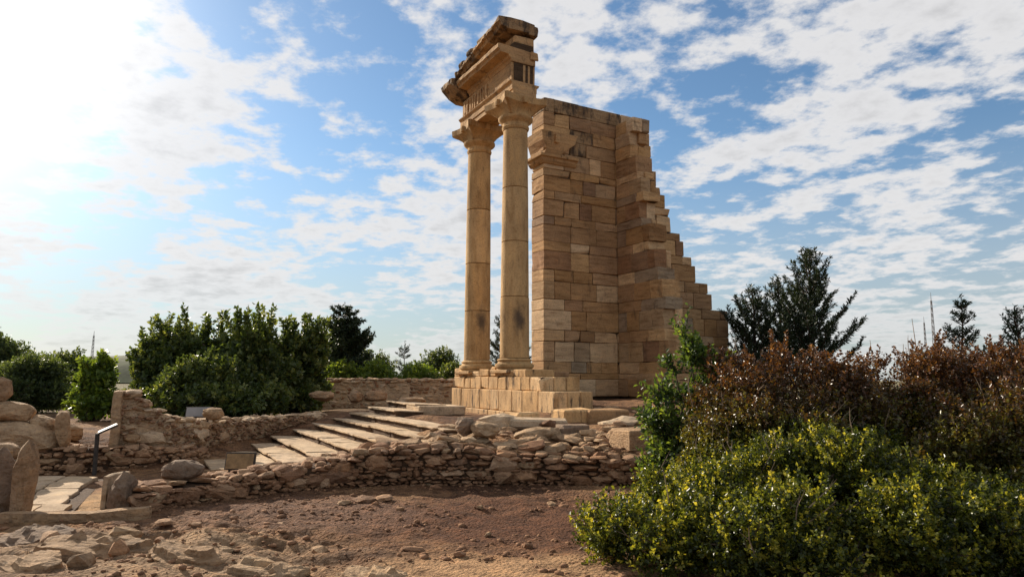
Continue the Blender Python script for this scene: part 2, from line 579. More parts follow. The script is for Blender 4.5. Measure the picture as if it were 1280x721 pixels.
def extrude_b(name, prof, b0, b1, nb, parent, mat, jit=0.006, seed=0, rake=0.0):
    """profile in (a,z), counter-clockwise, swept along local b with worn edges"""
    n = len(prof)
    vs, fs = [], []
    for j in range(nb + 1):
        b = b0 + (b1 - b0) * j / nb
        for a, z in prof:
            q = Vector((a * 3 + seed, b * 3, z * 3))
            d = mnoise.noise_vector(q * 1.7) * jit * 1.5 + mnoise.noise_vector(q * 5.0) * jit
            vs.append((a + d.x, b + d.y * 0.6, z + d.z + rake * (2.4 - b)))
    for j in range(nb):
        for i in range(n):
            k = (i + 1) % n
            fs.append((j * n + i, j * n + k, (j + 1) * n + k, (j + 1) * n + i))
    fs.append(tuple(range(n)))
    fs.append(tuple(reversed([nb * n + i for i in range(n)])))
    me = mesh(name, vs, fs)
    bm = bmesh.new(); bm.from_mesh(me)
    bmesh.ops.recalc_face_normals(bm, faces=bm.faces[:])
    bm.to_mesh(me); bm.free()
    return link(name, me, mat, parent)


def tube(vs, fs, pts, radii, seg=6):
    """append a tapered tube to vertex/face lists"""
    base = len(vs)
    pts = [Vector(p) for p in pts]
    for i, p in enumerate(pts):
        t = (pts[min(i + 1, len(pts) - 1)] - pts[max(i - 1, 0)])
        if t.length < 1e-6:
            t = Vector((0, 0, 1))
        t.normalize()
        u = t.cross(Vector((0.31, 0.77, 0.55))).normalized()
        w = t.cross(u)
        for k in range(seg):
            a = 2 * math.pi * k / seg
            vs.append(p + (u * math.cos(a) + w * math.sin(a)) * radii[i])
    for i in range(len(pts) - 1):
        for k in range(seg):
            l = (k + 1) % seg
            fs.append((base + i * seg + k, base + i * seg + l, base + (i + 1) * seg + l, base + (i + 1) * seg + k))
    fs.append(tuple(base + (len(pts) - 1) * seg + k for k in range(seg)))
    fs.append(tuple(base + k for k in reversed(range(seg))))


# ------------------------------------------------------------------ terrain
WALL = [(-4.25, 8.0), (-3.85, 8.9), (-2.7, 9.9), (-0.94, 10.45), (0.74, 10.45), (1.9, 10.25), (3.4, 10.3), (7.0, 10.6)]
WX, WY = zip(*WALL)
BACK = [(-4.6, 9.5, .02), (-4.9, 10.9, .02), (-3.9, 9.9, .12), (-3.7, 10.6, .04), (-3.0, 10.4, .22), (-2.6, 11.2, .28), (-1.8, 10.9, .52), (-0.8, 11.0, .60), (0, 11.0, .48), (1.0, 10.9, .45), (1.9, 10.9, .46), (0.2, 11.8, .62), (1.2, 11.8, .60), (2.0, 11.9, .62), (0.8, 13.2, .76),
        (1.9, 12.8, .76), (-1.2, 12.4, .68), (-0.4, 13.2, .74), (-0.8, 15.0, .74), (-2.0, 15.5, .72), (-2.4, 18.0, .75), (-1.4, 19.5, .55), (-4.0, 17.6, .62), (-3.2, 19.5, .65), (-5.6, 17.6, .5),
        (-2.3, 13.0, .30), (-3.2, 12.4, .12), (-4.2, 11.8, -.04), (-4.8, 13.6, -.02), (-3.5, 15.2, .3), (-5.4, 12.6, -.03), (-5.0, 15.4, .08), (-3.6, 13.6, .1), (-2.9, 14.4, .3), (-4.2, 15.0, .15),
        (2.6, 15.0, .98), (3.6, 17.5, 1.05), (2.0, 17.6, 1.02), (1.4, 15.4, .9), (6, 14, 1.0), (6, 18, 1.0), (9, 20, .9), (12, 12, .8), (4, 12, .72), (4.5, 24, .8),
        (0, 40, .8), (-15, 32, .2), (-30, 30, .1), (30, 40, .8), (-7.0, 11.0, 0), (-6.0, 11.0, 0), (-8.5, 10.9, 0), (-6.2, 9.5, 0), (-5.6, 8.4, 0), (-9.5, 9, .1), (-7.5, 9.5, 0),
        (-7.0, 13.0, .5), (-8, 12.6, .5), (-9.5, 12.6, .55), (-12, 14, .55), (-6.8, 15.2, .5), (-6.2, 17.2, .5), (-10, 18, .4), (-8, 22, .35), (-4, 24, .5), (-16, 10, .5)]
FRONT = [(-5.2, 7.2, .02), (-4.5, 6.6, .10), (-3.6, 7.4, .03), (-5, 5, .08), (-3.2, 6.3, .06), (-2.4, 8.2, .02), (0, 9.4, 0), (-2, 9.3, .02), (2, 9.3, 0), (0, 7.4, -.03), (1.4, 7.2, 0), (-1.2, 6.6, .0), (0, 5.6, .05), (3.5, 7, .05), (6, 6, .1), (0, 3, .05), (6, 9, .1),
         (-8, 2, .05), (8, 2, .05), (12, 8, .3), (-9, 7, .1), (0, -10, 0), (-6.5, 8.6, 0), (-20, 0, .1), (20, 0, .1), (-6.8, 10, 0)]


def idw(x, y, pts, pw=3.4):
    num, den = np.zeros_like(x), np.zeros_like(x)
    for px, py, pz in pts:
        w = 1.0 / ((x - px) ** 2 + (y - py) ** 2 + 0.03) ** (pw / 2)
        num += w * pz
        den += w
    return num / den


def terrain(x, y, detail=True):
    x = np.asarray(x, float); y = np.asarray(y, float)
    yw = np.interp(x, WX, WY)
    t = np.clip((y - yw - 0.12) / 0.22, 0, 1)
    t = np.where(x < WX[0], np.clip((y - 7.6) / 1.2, 0, 1), t)
    t = t * t * (3 - 2 * t)
    h = idw(x, y, FRONT) * (1 - t) + idw(x, y, BACK) * t
    if detail:
        r = np.clip((y - 4) / 4, 0.4, 1)
        path = np.exp(-(((x + 6.2) / 1.3) ** 2 + ((y - 9.6) / 1.7) ** 2))
        k = 1 - 0.9 * np.clip(path * 1.5, 0, 1)
        h = h + k * ((fbm(x * 1.1, y * 1.1, 4, 3) - 0.5) * 0.13 + (fbm(x * 5.0 + y, y * 6.0, 4, 8, 0.6) - 0.5) * 0.05 * r)
        # rocky ridges in the near left dirt
        rid = 1 - np.abs(2 * fbm(x * 1.6 + 3 + y * .5, y * 2.6 + 1, 4, 21, .55) - 1)
        m_ = np.exp(-(((x + 3.4) / 2.4) ** 2 + ((y - 6.8) / 1.3) ** 2))
        h = h + m_ * (rid - 0.72) * 0.22
    far = np.clip((np.hypot(x, y) - 45) / 200, 0, 1)
    return h * (1 - far) + far * (-2.5)


def zt(x, y, detail=True):
    return float(terrain(np.array([x]), np.array([y]), detail)[0])


def make_ground():
    # one continuous sheet: fine spacing near the camera, coarse to the horizon
    def axis(fine_lo, fine_hi, step, far):
        a = list(np.arange(fine_lo, fine_hi + 1e-6, step))
        s, p = step, fine_hi
        up = []
        while p < far:
            s *= 1.18; p += s; up.append(p)
        s, p = step, fine_lo
        dn = []
        while p > -far:
            s *= 1.18; p -= s; dn.append(p)
        return np.array(dn[::-1] + a + up)
    xs = axis(-8.0, 3.4, 0.032, 1400)
    ys = axis(4.6, 13.5, 0.032, 1400)
    X, Y = np.meshgrid(xs, ys)
    Z = terrain(X.ravel(), Y.ravel())
    nv = X.size
    me = bpy.data.meshes.new('ground')
    nx, ny = len(xs), len(ys)
    me.vertices.add(nv)
    me.vertices.foreach_set('co', np.column_stack([X.ravel(), Y.ravel(), Z]).astype(np.float32).ravel())
    i = np.arange(nx - 1)[None, :] + nx * np.arange(ny - 1)[:, None]
    q = np.stack([i, i + 1, i + 1 + nx, i + nx], -1).reshape(-1)
    nf = (nx - 1) * (ny - 1)
    me.loops.add(nf * 4)
    me.loops.foreach_set('vertex_index', q.astype(np.int32))
    me.polygons.add(nf)
    me.polygons.foreach_set('loop_start', np.arange(0, nf * 4, 4, dtype=np.int32))
    me.polygons.foreach_set('use_smooth', np.ones(nf, dtype=bool))
    me.update(calc_edges=True)
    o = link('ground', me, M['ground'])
    tag(o, 'bare reddish brown earth of the excavation, stony in front', 'ground', kind='structure')


make_ground()

# far hill on the left horizon
def make_hill():
    vs, fs = [], []
    nx_, ny_ = 70, 12
    for j in range(ny_ + 1):
        for i in range(nx_ + 1):
            u, v = i / nx_, j / ny_
            x = -330 + 330 * u
            y = 330 + 130 * v
            prof = math.exp(-((u - 0.42) / 0.22) ** 2)
            z = -4 + (12 * prof + 6 + 3.0 * mnoise.noise(Vector((u * 9, v * 3, 0)))) * math.sin(math.pi * min(1, v * 1.2 + 0.02)) ** 0.8
            vs.append((x, y, z))
    for j in range(ny_):
        for i in range(nx_):
            a = j * (nx_ + 1) + i
            fs.append((a, a + 1, a + nx_ + 2, a + nx_ + 1))
    tag(link('hill', mesh('hill', vs, fs, True), M['hill']), 'low scrubby hill on the far left horizon', 'hill', kind='structure')


make_hill()

# ------------------------------------------------------------------ temple
UA = R_(90 - 61.6)                     # direction of the temple's long axis
C1 = (0.07, 17.0)                      # foot of the nearer column
TB = 0.5                               # height of the temple's local zero
temple = empty('temple_ruin', (C1[0], C1[1], TB), UA)
tag(temple, 'tall sandstone temple ruin with two columns and stepped broken wall', 'temple')
rt = random.Random(11)
ZC = [1.05, 1.55, 1.72, 2.05, 2.63, 2.96, 3.53, 3.85, 4.37, 4.72, 5.27, 5.55, 6.05, 6.30, 6.81, 7.07, 7.51, 7.74, 8.26, 8.68, 9.07, 9.50, 9.92]
BACKSIL = [(0, 9.2), (3.85, 9.2), (3.9, 8.75), (4.29, 8.53), (4.66, 8.33), (5.17, 7.96), (5.47, 7.72), (5.98, 7.43), (6.28, 7.23), (6.75, 6.9), (7.0, 6.74), (7.48, 6.48), (7.7, 6.32), (8.13, 6.17), (8.5, 6.05), (9.9, 6.0)]
STUB = [(1, 2.35), (2, 2.25), (3.19, 2.1), (3.82, 2.03), (4.71, 1.70), (5.23, 1.63), (5.53, 1.54), (6.02, 1.42), (6.34, 1.18), (7.03, 1.11), (7.47, 1.02), (8.13, 0.87), (8.6, 0.83), (9.6, 0.72)]
W_B = 2.157                            # wall centre line, local b
W_T = 0.70
A0, A1 = 1.93, 4.56                    # anta end and inner corner, local a
A2 = A1 + 0.64


def interp(tab, z):
    return float(np.interp(z, [p[0] for p in tab], [p[1] for p in tab]))


def core_mesh(name, rows, axis, lo, hi):
    """stepped core inside a coursed wall; rows = [(z0, z1, start, end)]"""
    vs, fs = [], []
    for z0, z1, s, e in rows:
        b = len(vs)
        for z in (z0, z1):
            for p, q in ((s, lo), (e, lo), (e, hi), (s, hi)):
                vs.append((p, q, z) if axis == 'a' else (q, p, z))
        fs += [(b, b + 3, b + 2, b + 1), (b + 4, b + 5, b + 6, b + 7)] + [(b + i, b + (i + 1) % 4, b + 4 + (i + 1) % 4, b + 4 + i) for i in range(4)]
    return mesh(name, vs, fs)


# side wall --------------------------------------------------------
rows, specs = [], []
for k in range(len(ZC) - 1):
    z0, z1 = ZC[k], ZC[k + 1]
    proud = 0.10 if z1 <= 1.56 else (0.055 if z1 <= 1.73 else 0.0)
    end = interp(BACKSIL, z1 - 0.02) + (rt.uniform(-.10, .10) if z1 > 3.9 else 0) + (0.10 if proud else 0)
    st = A0 - (0.09 if proud else 0)
    if z0 < 8.2 < z1 or (7.7 < z0 < 8.6):
        pass
    tall = (z1 - z0) > 0.42
    cuts = [st]
    first = True
    while cuts[-1] < end - 0.02:
        L = rt.uniform(0.42, 0.95) if tall else rt.uniform(0.5, 1.25)
        if first:
            L = rt.choice((0.38, 0.72, 0.95)); first = False
        nx_ = cuts[-1] + L
        if cuts[-1] < A1 - 0.2 < nx_ + 0.35 and cuts[-1] < A1:
            nx_ = A1 + rt.choice((0.0, 0.25))
        if end - nx_ < 0.28:
            nx_ = end
        cuts.append(nx_)
    rows.append((z0 - TB - (0.0 if k else 0.6), z1 - TB - (0.03 if k == len(ZC) - 2 else 0.0), st + 0.05, end - 0.06))
    for p, q in zip(cuts[:-1], cuts[1:]):
        specs.append((p, q, z0, z1, proud))
side = link('side_wall', core_mesh('side_wall', rows, 'a', W_B - W_T / 2 + 0.04, W_B + W_T / 2 - 0.04), M['joint'], temple)
top_z = ZC[-1]
for p, q, z0, z1, proud in specs:
    d1, d2 = rt.uniform(-0.012, 0.014) + proud, rt.uniform(-0.012, 0.014) + proud
    worn = rt.random() < 0.22
    g = 0.006
    block('block', side, (p + g, W_B - W_T / 2 - d1, z0 - TB + 0.005), (q - g, W_B + W_T / 2 + d2, z1 - TB - 0.005), M['crust'] if (z1 == top_z and p < A0 + 1.3) or (7.9 < z0 < 8.7 and A0 + .9 < p < A0 + 1.5 and rt.random() < .6) else M['ashlar'], ch=0.03 if worn else rt.uniform(0.008, 0.016), jit=0.010 if worn else 0.004, rng=rt, chip=0.16 if worn else 0.07, eroded=.026 if worn else 0)

# cross wall stub ----------------------------------------------------
rows, specs = [], []
bf = W_B - W_T / 2 - 0.035
for k in range(len(ZC) - 2):
    z0, z1 = ZC[k], ZC[k + 1]
    proud = 0.09 if z1 <= 1.56 else (0.05 if z1 <= 1.73 else 0.0)
    tall = (z1 - z0) > 0.42
    L_tot = interp(STUB, (z0 + z1) / 2) + rt.uniform(-0.14, 0.16)
    end = bf - L_tot
    cuts = [bf - (0.06 if proud else 0)]
    while cuts[-1] > end + 0.02:
        L = rt.uniform(0.4, 0.85) if tall else rt.uniform(0.55, 1.2)
        nx_ = cuts[-1] - L
        if nx_ - end < 0.3:
            nx_ = end
        cuts.append(nx_)
    rows.append((z0 - TB - (0.0 if k else 0.6), z1 - TB - (0.03 if k == len(ZC) - 3 else 0.0), end + 0.06, bf - 0.02))
    for p, q in zip(cuts[:-1], cuts[1:]):
        specs.append((q, p, z0, z1, proud, q == cuts[-1]))
cross = link('cross_wall', core_mesh('cross_wall', rows, 'b', A1 + 0.04, A2 - 0.04), M['joint'], temple)
for p, q, z0, z1, proud, last in specs:
    d1, d2 = rt.uniform(-0.014, 0.016) + proud, rt.uniform(-0.02, 0.02)
    worn = last or rt.random() < 0.12
    if last and rt.random() < 0.55:
        # the broken end is made of two stones side by side
        sp = rt.uniform(0.25, 0.42)
        o2 = rt.uniform(-0.10, 0.06)
        block('block', cross, (A1 - d1, p + 0.004, z0 - TB + 0.003), (A1 + sp, q - 0.004, z1 - TB - 0.003), M['ashlar'], 0.022, 0.012, rt, chip=0.2, eroded=.03)
        block('block', cross, (A1 + sp + 0.006, p + 0.004 + o2, z0 - TB + 0.003), (A2 + d2, q - 0.004, z1 - TB - 0.003), M['ashlar'], 0.022, 0.012, rt, chip=0.2)
    else:
        block('block', cross, (A1 - d1, p + 0.004, z0 - TB + 0.003), (A2 + d2, q - 0.004, z1 - TB - 0.003), M['ashlar'], 0.024 if worn else 0.012, 0.012 if worn else 0.004, rt, chip=0.18 if worn else 0.05, eroded=.03 if worn else 0)
# upright slab at the stub's top
block('block', cross, (A1 + 0.30, bf - 0.80, 8.72 - TB), (A1 + 0.62, bf - 0.60, 9.55 - TB), M['ashlar'], 0.02, 0.012, rt, chip=0.1)

# anta capital -------------------------------------------------------
wf = W_B - W_T / 2
acap = link('anta_capital', mesh('anta_capital', *(lambda: (
    [(A0 - 0.16, wf - 0.17, 8.83 - TB), (A0 + 1.12, wf - 0.17, 8.83 - TB), (A0 + 1.12, wf + 0.02, 8.83 - TB), (A0 - 0.16, W_B + .42, 8.83 - TB),
     (A0 - 0.10, wf - 0.15, 8.55 - TB), (A0 + 1.02, wf - 0.15, 8.55 - TB), (A0 + 1.02, wf + 0.02, 8.55 - TB), (A0 - 0.10, W_B + .40, 8.55 - TB),
     (A0 + 0.05, wf - 0.10, 8.30 - TB), (A0 + 0.70, wf - 0.10, 8.30 - TB), (A0 + 0.70, wf + 0.02, 8.30 - TB), (A0 - 0.03, W_B + .37, 8.30 - TB),
     (A0 - 0.02, wf - 0.05, 8.14 - TB), (A0 + 0.48, wf - 0.05, 8.14 - TB), (A0 + 0.48, wf + 0.02, 8.14 - TB), (A0 - 0.02, W_B + .36, 8.14 - TB)],
    [(0, 1, 2, 3), (15, 14, 13, 12)] + [(4 * j + i, 4 * j + 4 + i, 4 * j + 4 + (i + 1) % 4, 4 * j + (i + 1) % 4) for j in range(3) for i in range(4)]))()), M['entab'], temple)
extr = [(0.0, 7.86), (-0.05, 7.88), (-0.11, 7.95), (-0.13, 8.02), (-0.19, 8.05), (-0.20, 8.12), (0.0, 8.13)]
# moulding along the wall face and round the anta's end
vs, fs = [], []
path = [(A0 + 1.12, wf), (A0, wf), (A0, W_B + W_T / 2)]
for (pa, pb), (na, nb_) in zip(path, ((0, -1), (-1, -1), (-1, 0))):
    for o_, z in extr:
        vs.append((pa + na * -o_, pb + nb_ * -o_, z - TB))
n_ = len(extr)
for j in range(2):
    for i in range(n_ - 1):
        fs.append((j * n_ + i, j * n_ + i + 1, (j + 1) * n_ + i + 1, (j + 1) * n_ + i))
fs.append(tuple(range(n_)))
fs.append(tuple(2 * n_ + i for i in reversed(range(n_))))
link('moulding', mesh('moulding', vs, fs), M['entab'], acap)
link('boss', rough_mesh('boss', 0.14, 0.10, 0.26, 4, 0.02, 3, 0.5), M['entab'], acap, (A0 + 0.36, wf - 0.18, 8.62 - TB))

# podium -------------------------------------------------------------
pod_rows = [(0.15, 0.80, -0.47, 0.40, -1.10, 2.86, (0.75, 0.95)), (0.80, 1.30, -0.44, 0.56, -2.57, 2.84, (0.45, 0.8)), (1.30, 1.61, -0.38, 0.66, -1.90, 2.82, (0.35, 0.75))]
vs, fs = [], []
for z0, z1, a0, a1, b0, b1, _ in pod_rows:
    b = len(vs)
    for z in (z0 - TB, z1 - TB - 0.01):
        vs += [(a0 + .05, b0 + .05, z), (a1 - .05, b0 + .05, z), (a1 - .05, b1 - .05, z), (a0 + .05, b1 - .05, z)]
    fs += [(b, b + 3, b + 2, b + 1), (b + 4, b + 5, b + 6, b + 7)] + [(b + i, b + (i + 1) % 4, b + 4 + (i + 1) % 4, b + 4 + i) for i in range(4)]
podium = link('podium', mesh('podium', vs, fs), M['joint'], temple)
for z0, z1, a0, a1, b0, b1, (l0, l1) in pod_rows:
    cuts = [b0]
    while cuts[-1] < b1 - 0.02:
        nx_ = cuts[-1] + rt.uniform(l0, l1)
        if b1 - nx_ < 0.3: nx_ = b1
        cuts.append(nx_)
    for i, (p, q) in enumerate(zip(cuts[:-1], cuts[1:])):
        d = rt.uniform(-0.01, 0.012)
        if i == 0:      # end of the course: stones side by side across the width
            ac = [a0 - d, a0 + (a1 - a0) * rt.uniform(.3, .4), a0 + (a1 - a0) * rt.uniform(.62, .72), a1]
            for u_, v_ in zip(ac[:-1], ac[1:]):
                block('block', podium, (u_ + .003, p + rt.uniform(-.01, .01), z0 - TB + .003), (v_ - .003, q - .004, z1 - TB - .003), M['podium'], 0.014, 0.006, rt, chip=.08)
        else:
            block('block', podium, (a0 - d, p + .004, z0 - TB + .003), (a1, q - .004, z1 - TB - .003), M['podium'], 0.014, 0.006, rt, chip=.1)
# worn plinth stones of the top course, left and right of the column bases
for p, q, za, zb, a0 in ((2.30, 2.84, 1.61, 1.84, -.36), (1.72, 2.29, 1.61, 1.745, -.34), (1.28, 1.71, 1.61, 1.75, -.35), (0.72, 1.27, 1.61, 1.80, -.35), (0.40, 0.71, 1.61, 1.86, -.33), (-0.05, 0.39, 1.61, 1.76, -.34), (-0.55, -0.06, 1.61, 1.75, -.35), (-1.15, -0.56, 1.61, 1.78, -.34)):
    block('block', podium, (a0, p + .004, za - TB + .003), (-0.02 if zb > 1.79 else 0.46, q - .004, zb - TB), M['podium'], .016, .008, rt, chip=.15)
block('block', podium, (-.02, -1.10, 1.613 - TB), (.9, 2.6, 1.74 - TB), M['ashlar'], .014, .006, rt)
# threshold wall under the side wall, to the podium
for p, q in ((0.70, 1.25), (1.26, 1.82)):
    block('block', podium, (p, W_B - .44, 1.0 - TB), (q, W_B + .44, 1.70 - TB), M['ashlar'], .016, .006, rt)

# columns ------------------------------------------------------------
def capital_mesh(name):
    vs, fs = [], []
    seg = 64
    prof = []  # (z, circle radius, square half width, blend, concave)
    prof += [(7.90, .325, 0, 0, 0), (7.93, .345, 0, 0, 0), (7.97, .355, 0, 0, 0), (7.99, .335, 0, 0, 0), (8.06, .340, 0, 0, 0), (8.10, .375, 0, 0, 0), (8.14, .425, 0, 0, 0), (8.18, .450, 0, 0, 0), (8.225, .450, 0, 0, 0), (8.24, .41, 0, 0, 0)]
    prof += [(8.25, .40, .36, .55, .03), (8.33, .40, .40, .85, .05), (8.41, .40, .48, 1, .08), (8.47, .40, .57, 1, .10), (8.50, .40, .615, 1, .11), (8.66, .40, .625, 1, .11)]
    for z, r, h, bl, cc in prof:
        for i in range(seg):
            t = 2 * math.pi * (i + 0.5) / seg
            c, s = math.cos(t), math.sin(t)
            m_ = max(abs(c), abs(s))
            if h:
                x, y = c / m_ * h, s / m_ * h
                # concave sides, flat horn tips
                k = min(abs(x), abs(y)) / h
                inset = cc * (1 - min(1, k / 0.86) ** 2.2)
                f = (h - inset) / h
                x, y = (x * (f if abs(c) >= abs(s) else 1), y * (f if abs(s) > abs(c) else 1))
                x, y = c * r * (1 - bl) + x * bl, s * r * (1 - bl) + y * bl
            else:
                x, y = c * r, s * r
            d = mnoise.noise_vector(Vector((x * 6, y * 6, z * 6))) * 0.006
            vs.append((x + d.x, y + d.y, z + d.z))
    for j in range(len(prof) - 1):
        for i in range(seg):
            k = (i + 1) % seg
            fs.append((j * seg + i, j * seg + k, (j + 1) * seg + k, (j + 1) * seg + i))
    fs.append(tuple(range(seg - 1, -1, -1)))
    fs.append(tuple((len(prof) - 1) * seg + i for i in range(seg)))
    me = mesh(name, vs, fs, True)
    me.set_sharp_from_angle(angle=R_(32))
    return me


def rad(z):
    t = max(0.0, (z - 2.05) / (7.9 - 2.05))
    return 0.362 - 0.045 * t ** 1.5


def smudge(mat, pts):
    nt = mat.node_tree
    p = [n for n in nt.nodes if n.type == 'BSDF_PRINCIPLED'][0]
    src = p.inputs['Base Color'].links[0].from_socket
    ge = nt.nodes.new('ShaderNodeNewGeometry')
    for c in pts:
        sb_ = nt.nodes.new('ShaderNodeVectorMath'); sb_.operation = 'SUBTRACT'
        nt.links.new(ge.outputs['Position'], sb_.inputs[0]); sb_.inputs[1].default_value = tuple(map(float, c))
        mu = nt.nodes.new('ShaderNodeVectorMath'); mu.operation = 'MULTIPLY'
        nt.links.new(sb_.outputs[0], mu.inputs[0]); mu.inputs[1].default_value = (1 / .26, 1 / .26, 1 / .55)
        ln = nt.nodes.new('ShaderNodeVectorMath'); ln.operation = 'LENGTH'
        nt.links.new(mu.outputs[0], ln.inputs[0])
        nz = tex_noise(nt, ge.outputs['Position'], 6, 4)
        ad_ = nt.nodes.new('ShaderNodeMath'); ad_.operation = 'ADD'
        nt.links.new(ln.outputs['Value'], ad_.inputs[0]); nt.links.new(nz, ad_.inputs[1])
        mrn = nt.nodes.new('ShaderNodeMapRange'); mrn.interpolation_type = 'SMOOTHSTEP'
        nt.links.new(ad_.outputs[0], mrn.inputs[0])
        mrn.inputs[1].default_value = .55; mrn.inputs[2].default_value = 1.45; mrn.inputs[3].default_value = .85; mrn.inputs[4].default_value = 0
        src = mixc(nt, mrn.outputs[0], src, (.05, .04, .035))
    nt.links.new(src, p.inputs['Base Color'])


smudge(M['column'], [at_Y(649, 398, 16.65), at_Y(603, 400, 18.55)])
cap_me = capital_mesh('capital')
for b, zs, top in ((0.0, (2.06, 3.58, 4.97, 6.36, 7.90), 1.78), (W_B, (2.06, 3.40, 4.72, 6.25, 7.90), 1.76)):
    col = lathe('column', [(rad(2.0) - .03, 1.85 - TB), (rad(7.8) - .03, 7.95 - TB)], 24, temple, M['joint'], (0, b, 0))
    bp = [(.44, top), (.445, top + .045), (.475, top + .06), (.485, top + .10), (.475, top + .14), (.44, top + .155), (.425, top + .16), (.405, top + .20), (.41, top + .215), (.43, top + .225), (.432, top + .245), (.41, top + .262), (.385, top + .272), (.372, 2.058)]
    lathe('column_base', [(r, z - TB) for r, z in bp], 40, col, M['column'])
    block('plinth', col, (-.46, -.46, top - .09 - TB), (.46, .46, top - .004 - TB), M['entab'], .016, .006, rt)
    for z0, z1 in zip(zs[:-1], zs[1:]):
        n = 7
        dr_ = rt.uniform(-.005, .005)
        pf = [(rad(z0) - .02, z0 - TB + .003)] + [(rad(z0 + (z1 - z0) * i / n) + dr_, z0 + (z1 - z0) * (min(max(i / n, .009), .991)) - TB) for i in range(n + 1)] + [(rad(z1) - .02, z1 - TB - .003)]
        dr = lathe('drum', pf, 40, col, M['column'])
        dr.rotation_euler = (0, 0, rt.uniform(0, 6))
    link('capital', cap_me, M['column'], col, (0, 0, -TB))
    for sx, sy in ((1, 0), (-1, 0), (0, 1), (0, -1)):
        link('boss', rough_mesh('boss', .12, .12, .16, 3, .012, 3, .4), M['column'], col, (sx * .52, sy * .52, 8.57 - TB))

# entablature --------------------------------------------------------
ent = extrude_b('entablature', [(-.28, 8.70 - TB), (.28, 8.70 - TB), (.28, 10.1 - TB), (-.28, 10.1 - TB)], -.42, 2.55, 6, temple, M['joint'], .0)
ar = [(-.345, 8.665), (.33, 8.665), (.33, 8.80), (.345, 8.80), (.345, 8.94), (.40, 8.97), (.43, 9.03), (-.44, 9.03), (-.43, 9.005), (-.40, 8.975), (-.375, 8.95), (-.372, 8.80), (-.347, 8.797)]
ar = [(a, z - TB) for a, z in ar]
extrude_b('architrave_block', ar, -.50, 1.05, 14, ent, M['entab'], .006, 1)
extrude_b('architrave_block', ar, 1.056, W_B + .52, 14, ent, M['entab'], .006, 2)
fr = [(-.345, 9.033), (.335, 9.033), (.335, 9.56), (-.345, 9.56)]
fr = [(a, z - TB) for a, z in fr]
extrude_b('frieze_block', fr, -.40, .86, 10, ent, M['entab'], .007, 3)
extrude_b('frieze_block', fr, .866, W_B + .44, 12, ent, M['entab'], .007, 4)
# carved upright ridges on the frieze
for i in range(9):
    b = 1.0 + i * .175 + rt.uniform(-.02, .02)
    link('frieze_relief', rough_mesh('frieze_relief', .05, rt.uniform(.06, .11), rt.uniform(.34, .46), i + 3, .018, 3, .25, 6), M['entab'], ent, (-.352, b, 9.30 - TB + rt.uniform(-.03, .03)), (rt.uniform(-.15, .15), 0, 0))
for a in (-.02, .12):
    block('groove_strip', ent, (a, -.425, 9.05 - TB), (a + .075, -.393, 9.54 - TB), M['entab'], .008, .003, rt)
# horizontal cornice with deep overhang, two stones and a detached corner
co = [(-.35, 9.563), (.34, 9.563), (.34, 9.90), (.02, 9.92), (-.70, 9.96), (-.76, 9.94), (-.76, 9.84), (-.70, 9.80), (-.68, 9.745), (-.44, 9.72), (-.42, 9.66), (-.38, 9.63)]
co = [(a, z - TB) for a, z in co]
extrude_b('cornice_block', co, -.44, .82, 10, ent, M['entab'], .012, 5)
extrude_b('cornice_block', co, .826, 2.12, 10, ent, M['entab'], .016, 6)
co2 = [(a - .02, z + .0) for a, z in co]
extrude_b('cornice_block', [(.34, 9.60 - TB), (.34, 9.93 - TB), (-.3, 10.06 - TB), (-.80, 10.10 - TB), (-.88, 10.04 - TB), (-.86, 9.92 - TB), (-.62, 9.72 - TB), (-.36, 9.60 - TB)], 2.20, 3.02, 10, ent, M['crust'], .03, 7)
block('tympanum_block', ent, (-.26, -.40, 9.925 - TB), (.33, .45, 10.34 - TB), M['entab'], .02, .01, rt, chip=.1)
block('tympanum_block', ent, (-.24, .46, 9.925 - TB), (.33, 1.25, 10.22 - TB), M['entab'], .02, .01, rt)
block('tympanum_block', ent, (.18, -.50, 9.70 - TB), (.40, -.445, 9.92 - TB), M['entab'], .02, .01, rt)
# raking cornice, broken into stones, rising towards the middle of the front
rk = [(.26, 9.93), (.26, 10.17), (-.10, 10.22), (-.45, 10.20), (-.66, 10.19), (-.78, 10.16), (-.80, 10.06), (-.72, 10.02), (-.69, 9.955), (-.58, 9.945), (-.55, 9.92), (-.3, 9.91)]
rk = [(a, z - TB) for a, z in rk]
for i, (p, q, m_, dz, jj) in enumerate(((-.44, .30, 'crust', .03, .022), (.31, 1.02, 'entab', .0, .022), (1.03, 1.62, 'crust', -.015, .026), (1.63, 2.16, 'crust', -.03, .03))):
    extrude_b('raking_cornice', [(a + (.05 if i == 0 else 0), z + dz) for a, z in rk], p, q, 9, ent, M[m_], jj, 20 + i, .17)
for i, (b, a, w, l, h) in enumerate(((-.10, -.25, .7, .5, .16), (.55, -.45, .55, .6, .14), (1.2, -.5, .5, .5, .14), (1.8, -.5, .45, .5, .12))):
    link('raking_stone', rough_mesh('raking_stone', w, l, h, i + 9, .05, 6, .2, 3.2), M['crust'], ent, (a, b, 10.22 + .17 * (2.4 - b) - TB), (R_(-9), R_(2), .1 * i))
block('tympanum_block', ent, (-.24, 1.26, 9.925 - TB), (.33, 2.05, 10.03 - TB), M['entab'], .02, .01, rt)
link('raking_stone', rough_mesh('raking_stone', .26, .26, .27, 31, .02, 4, .15), M['crust'], ent, (.28, -.32, 10.52 - TB))

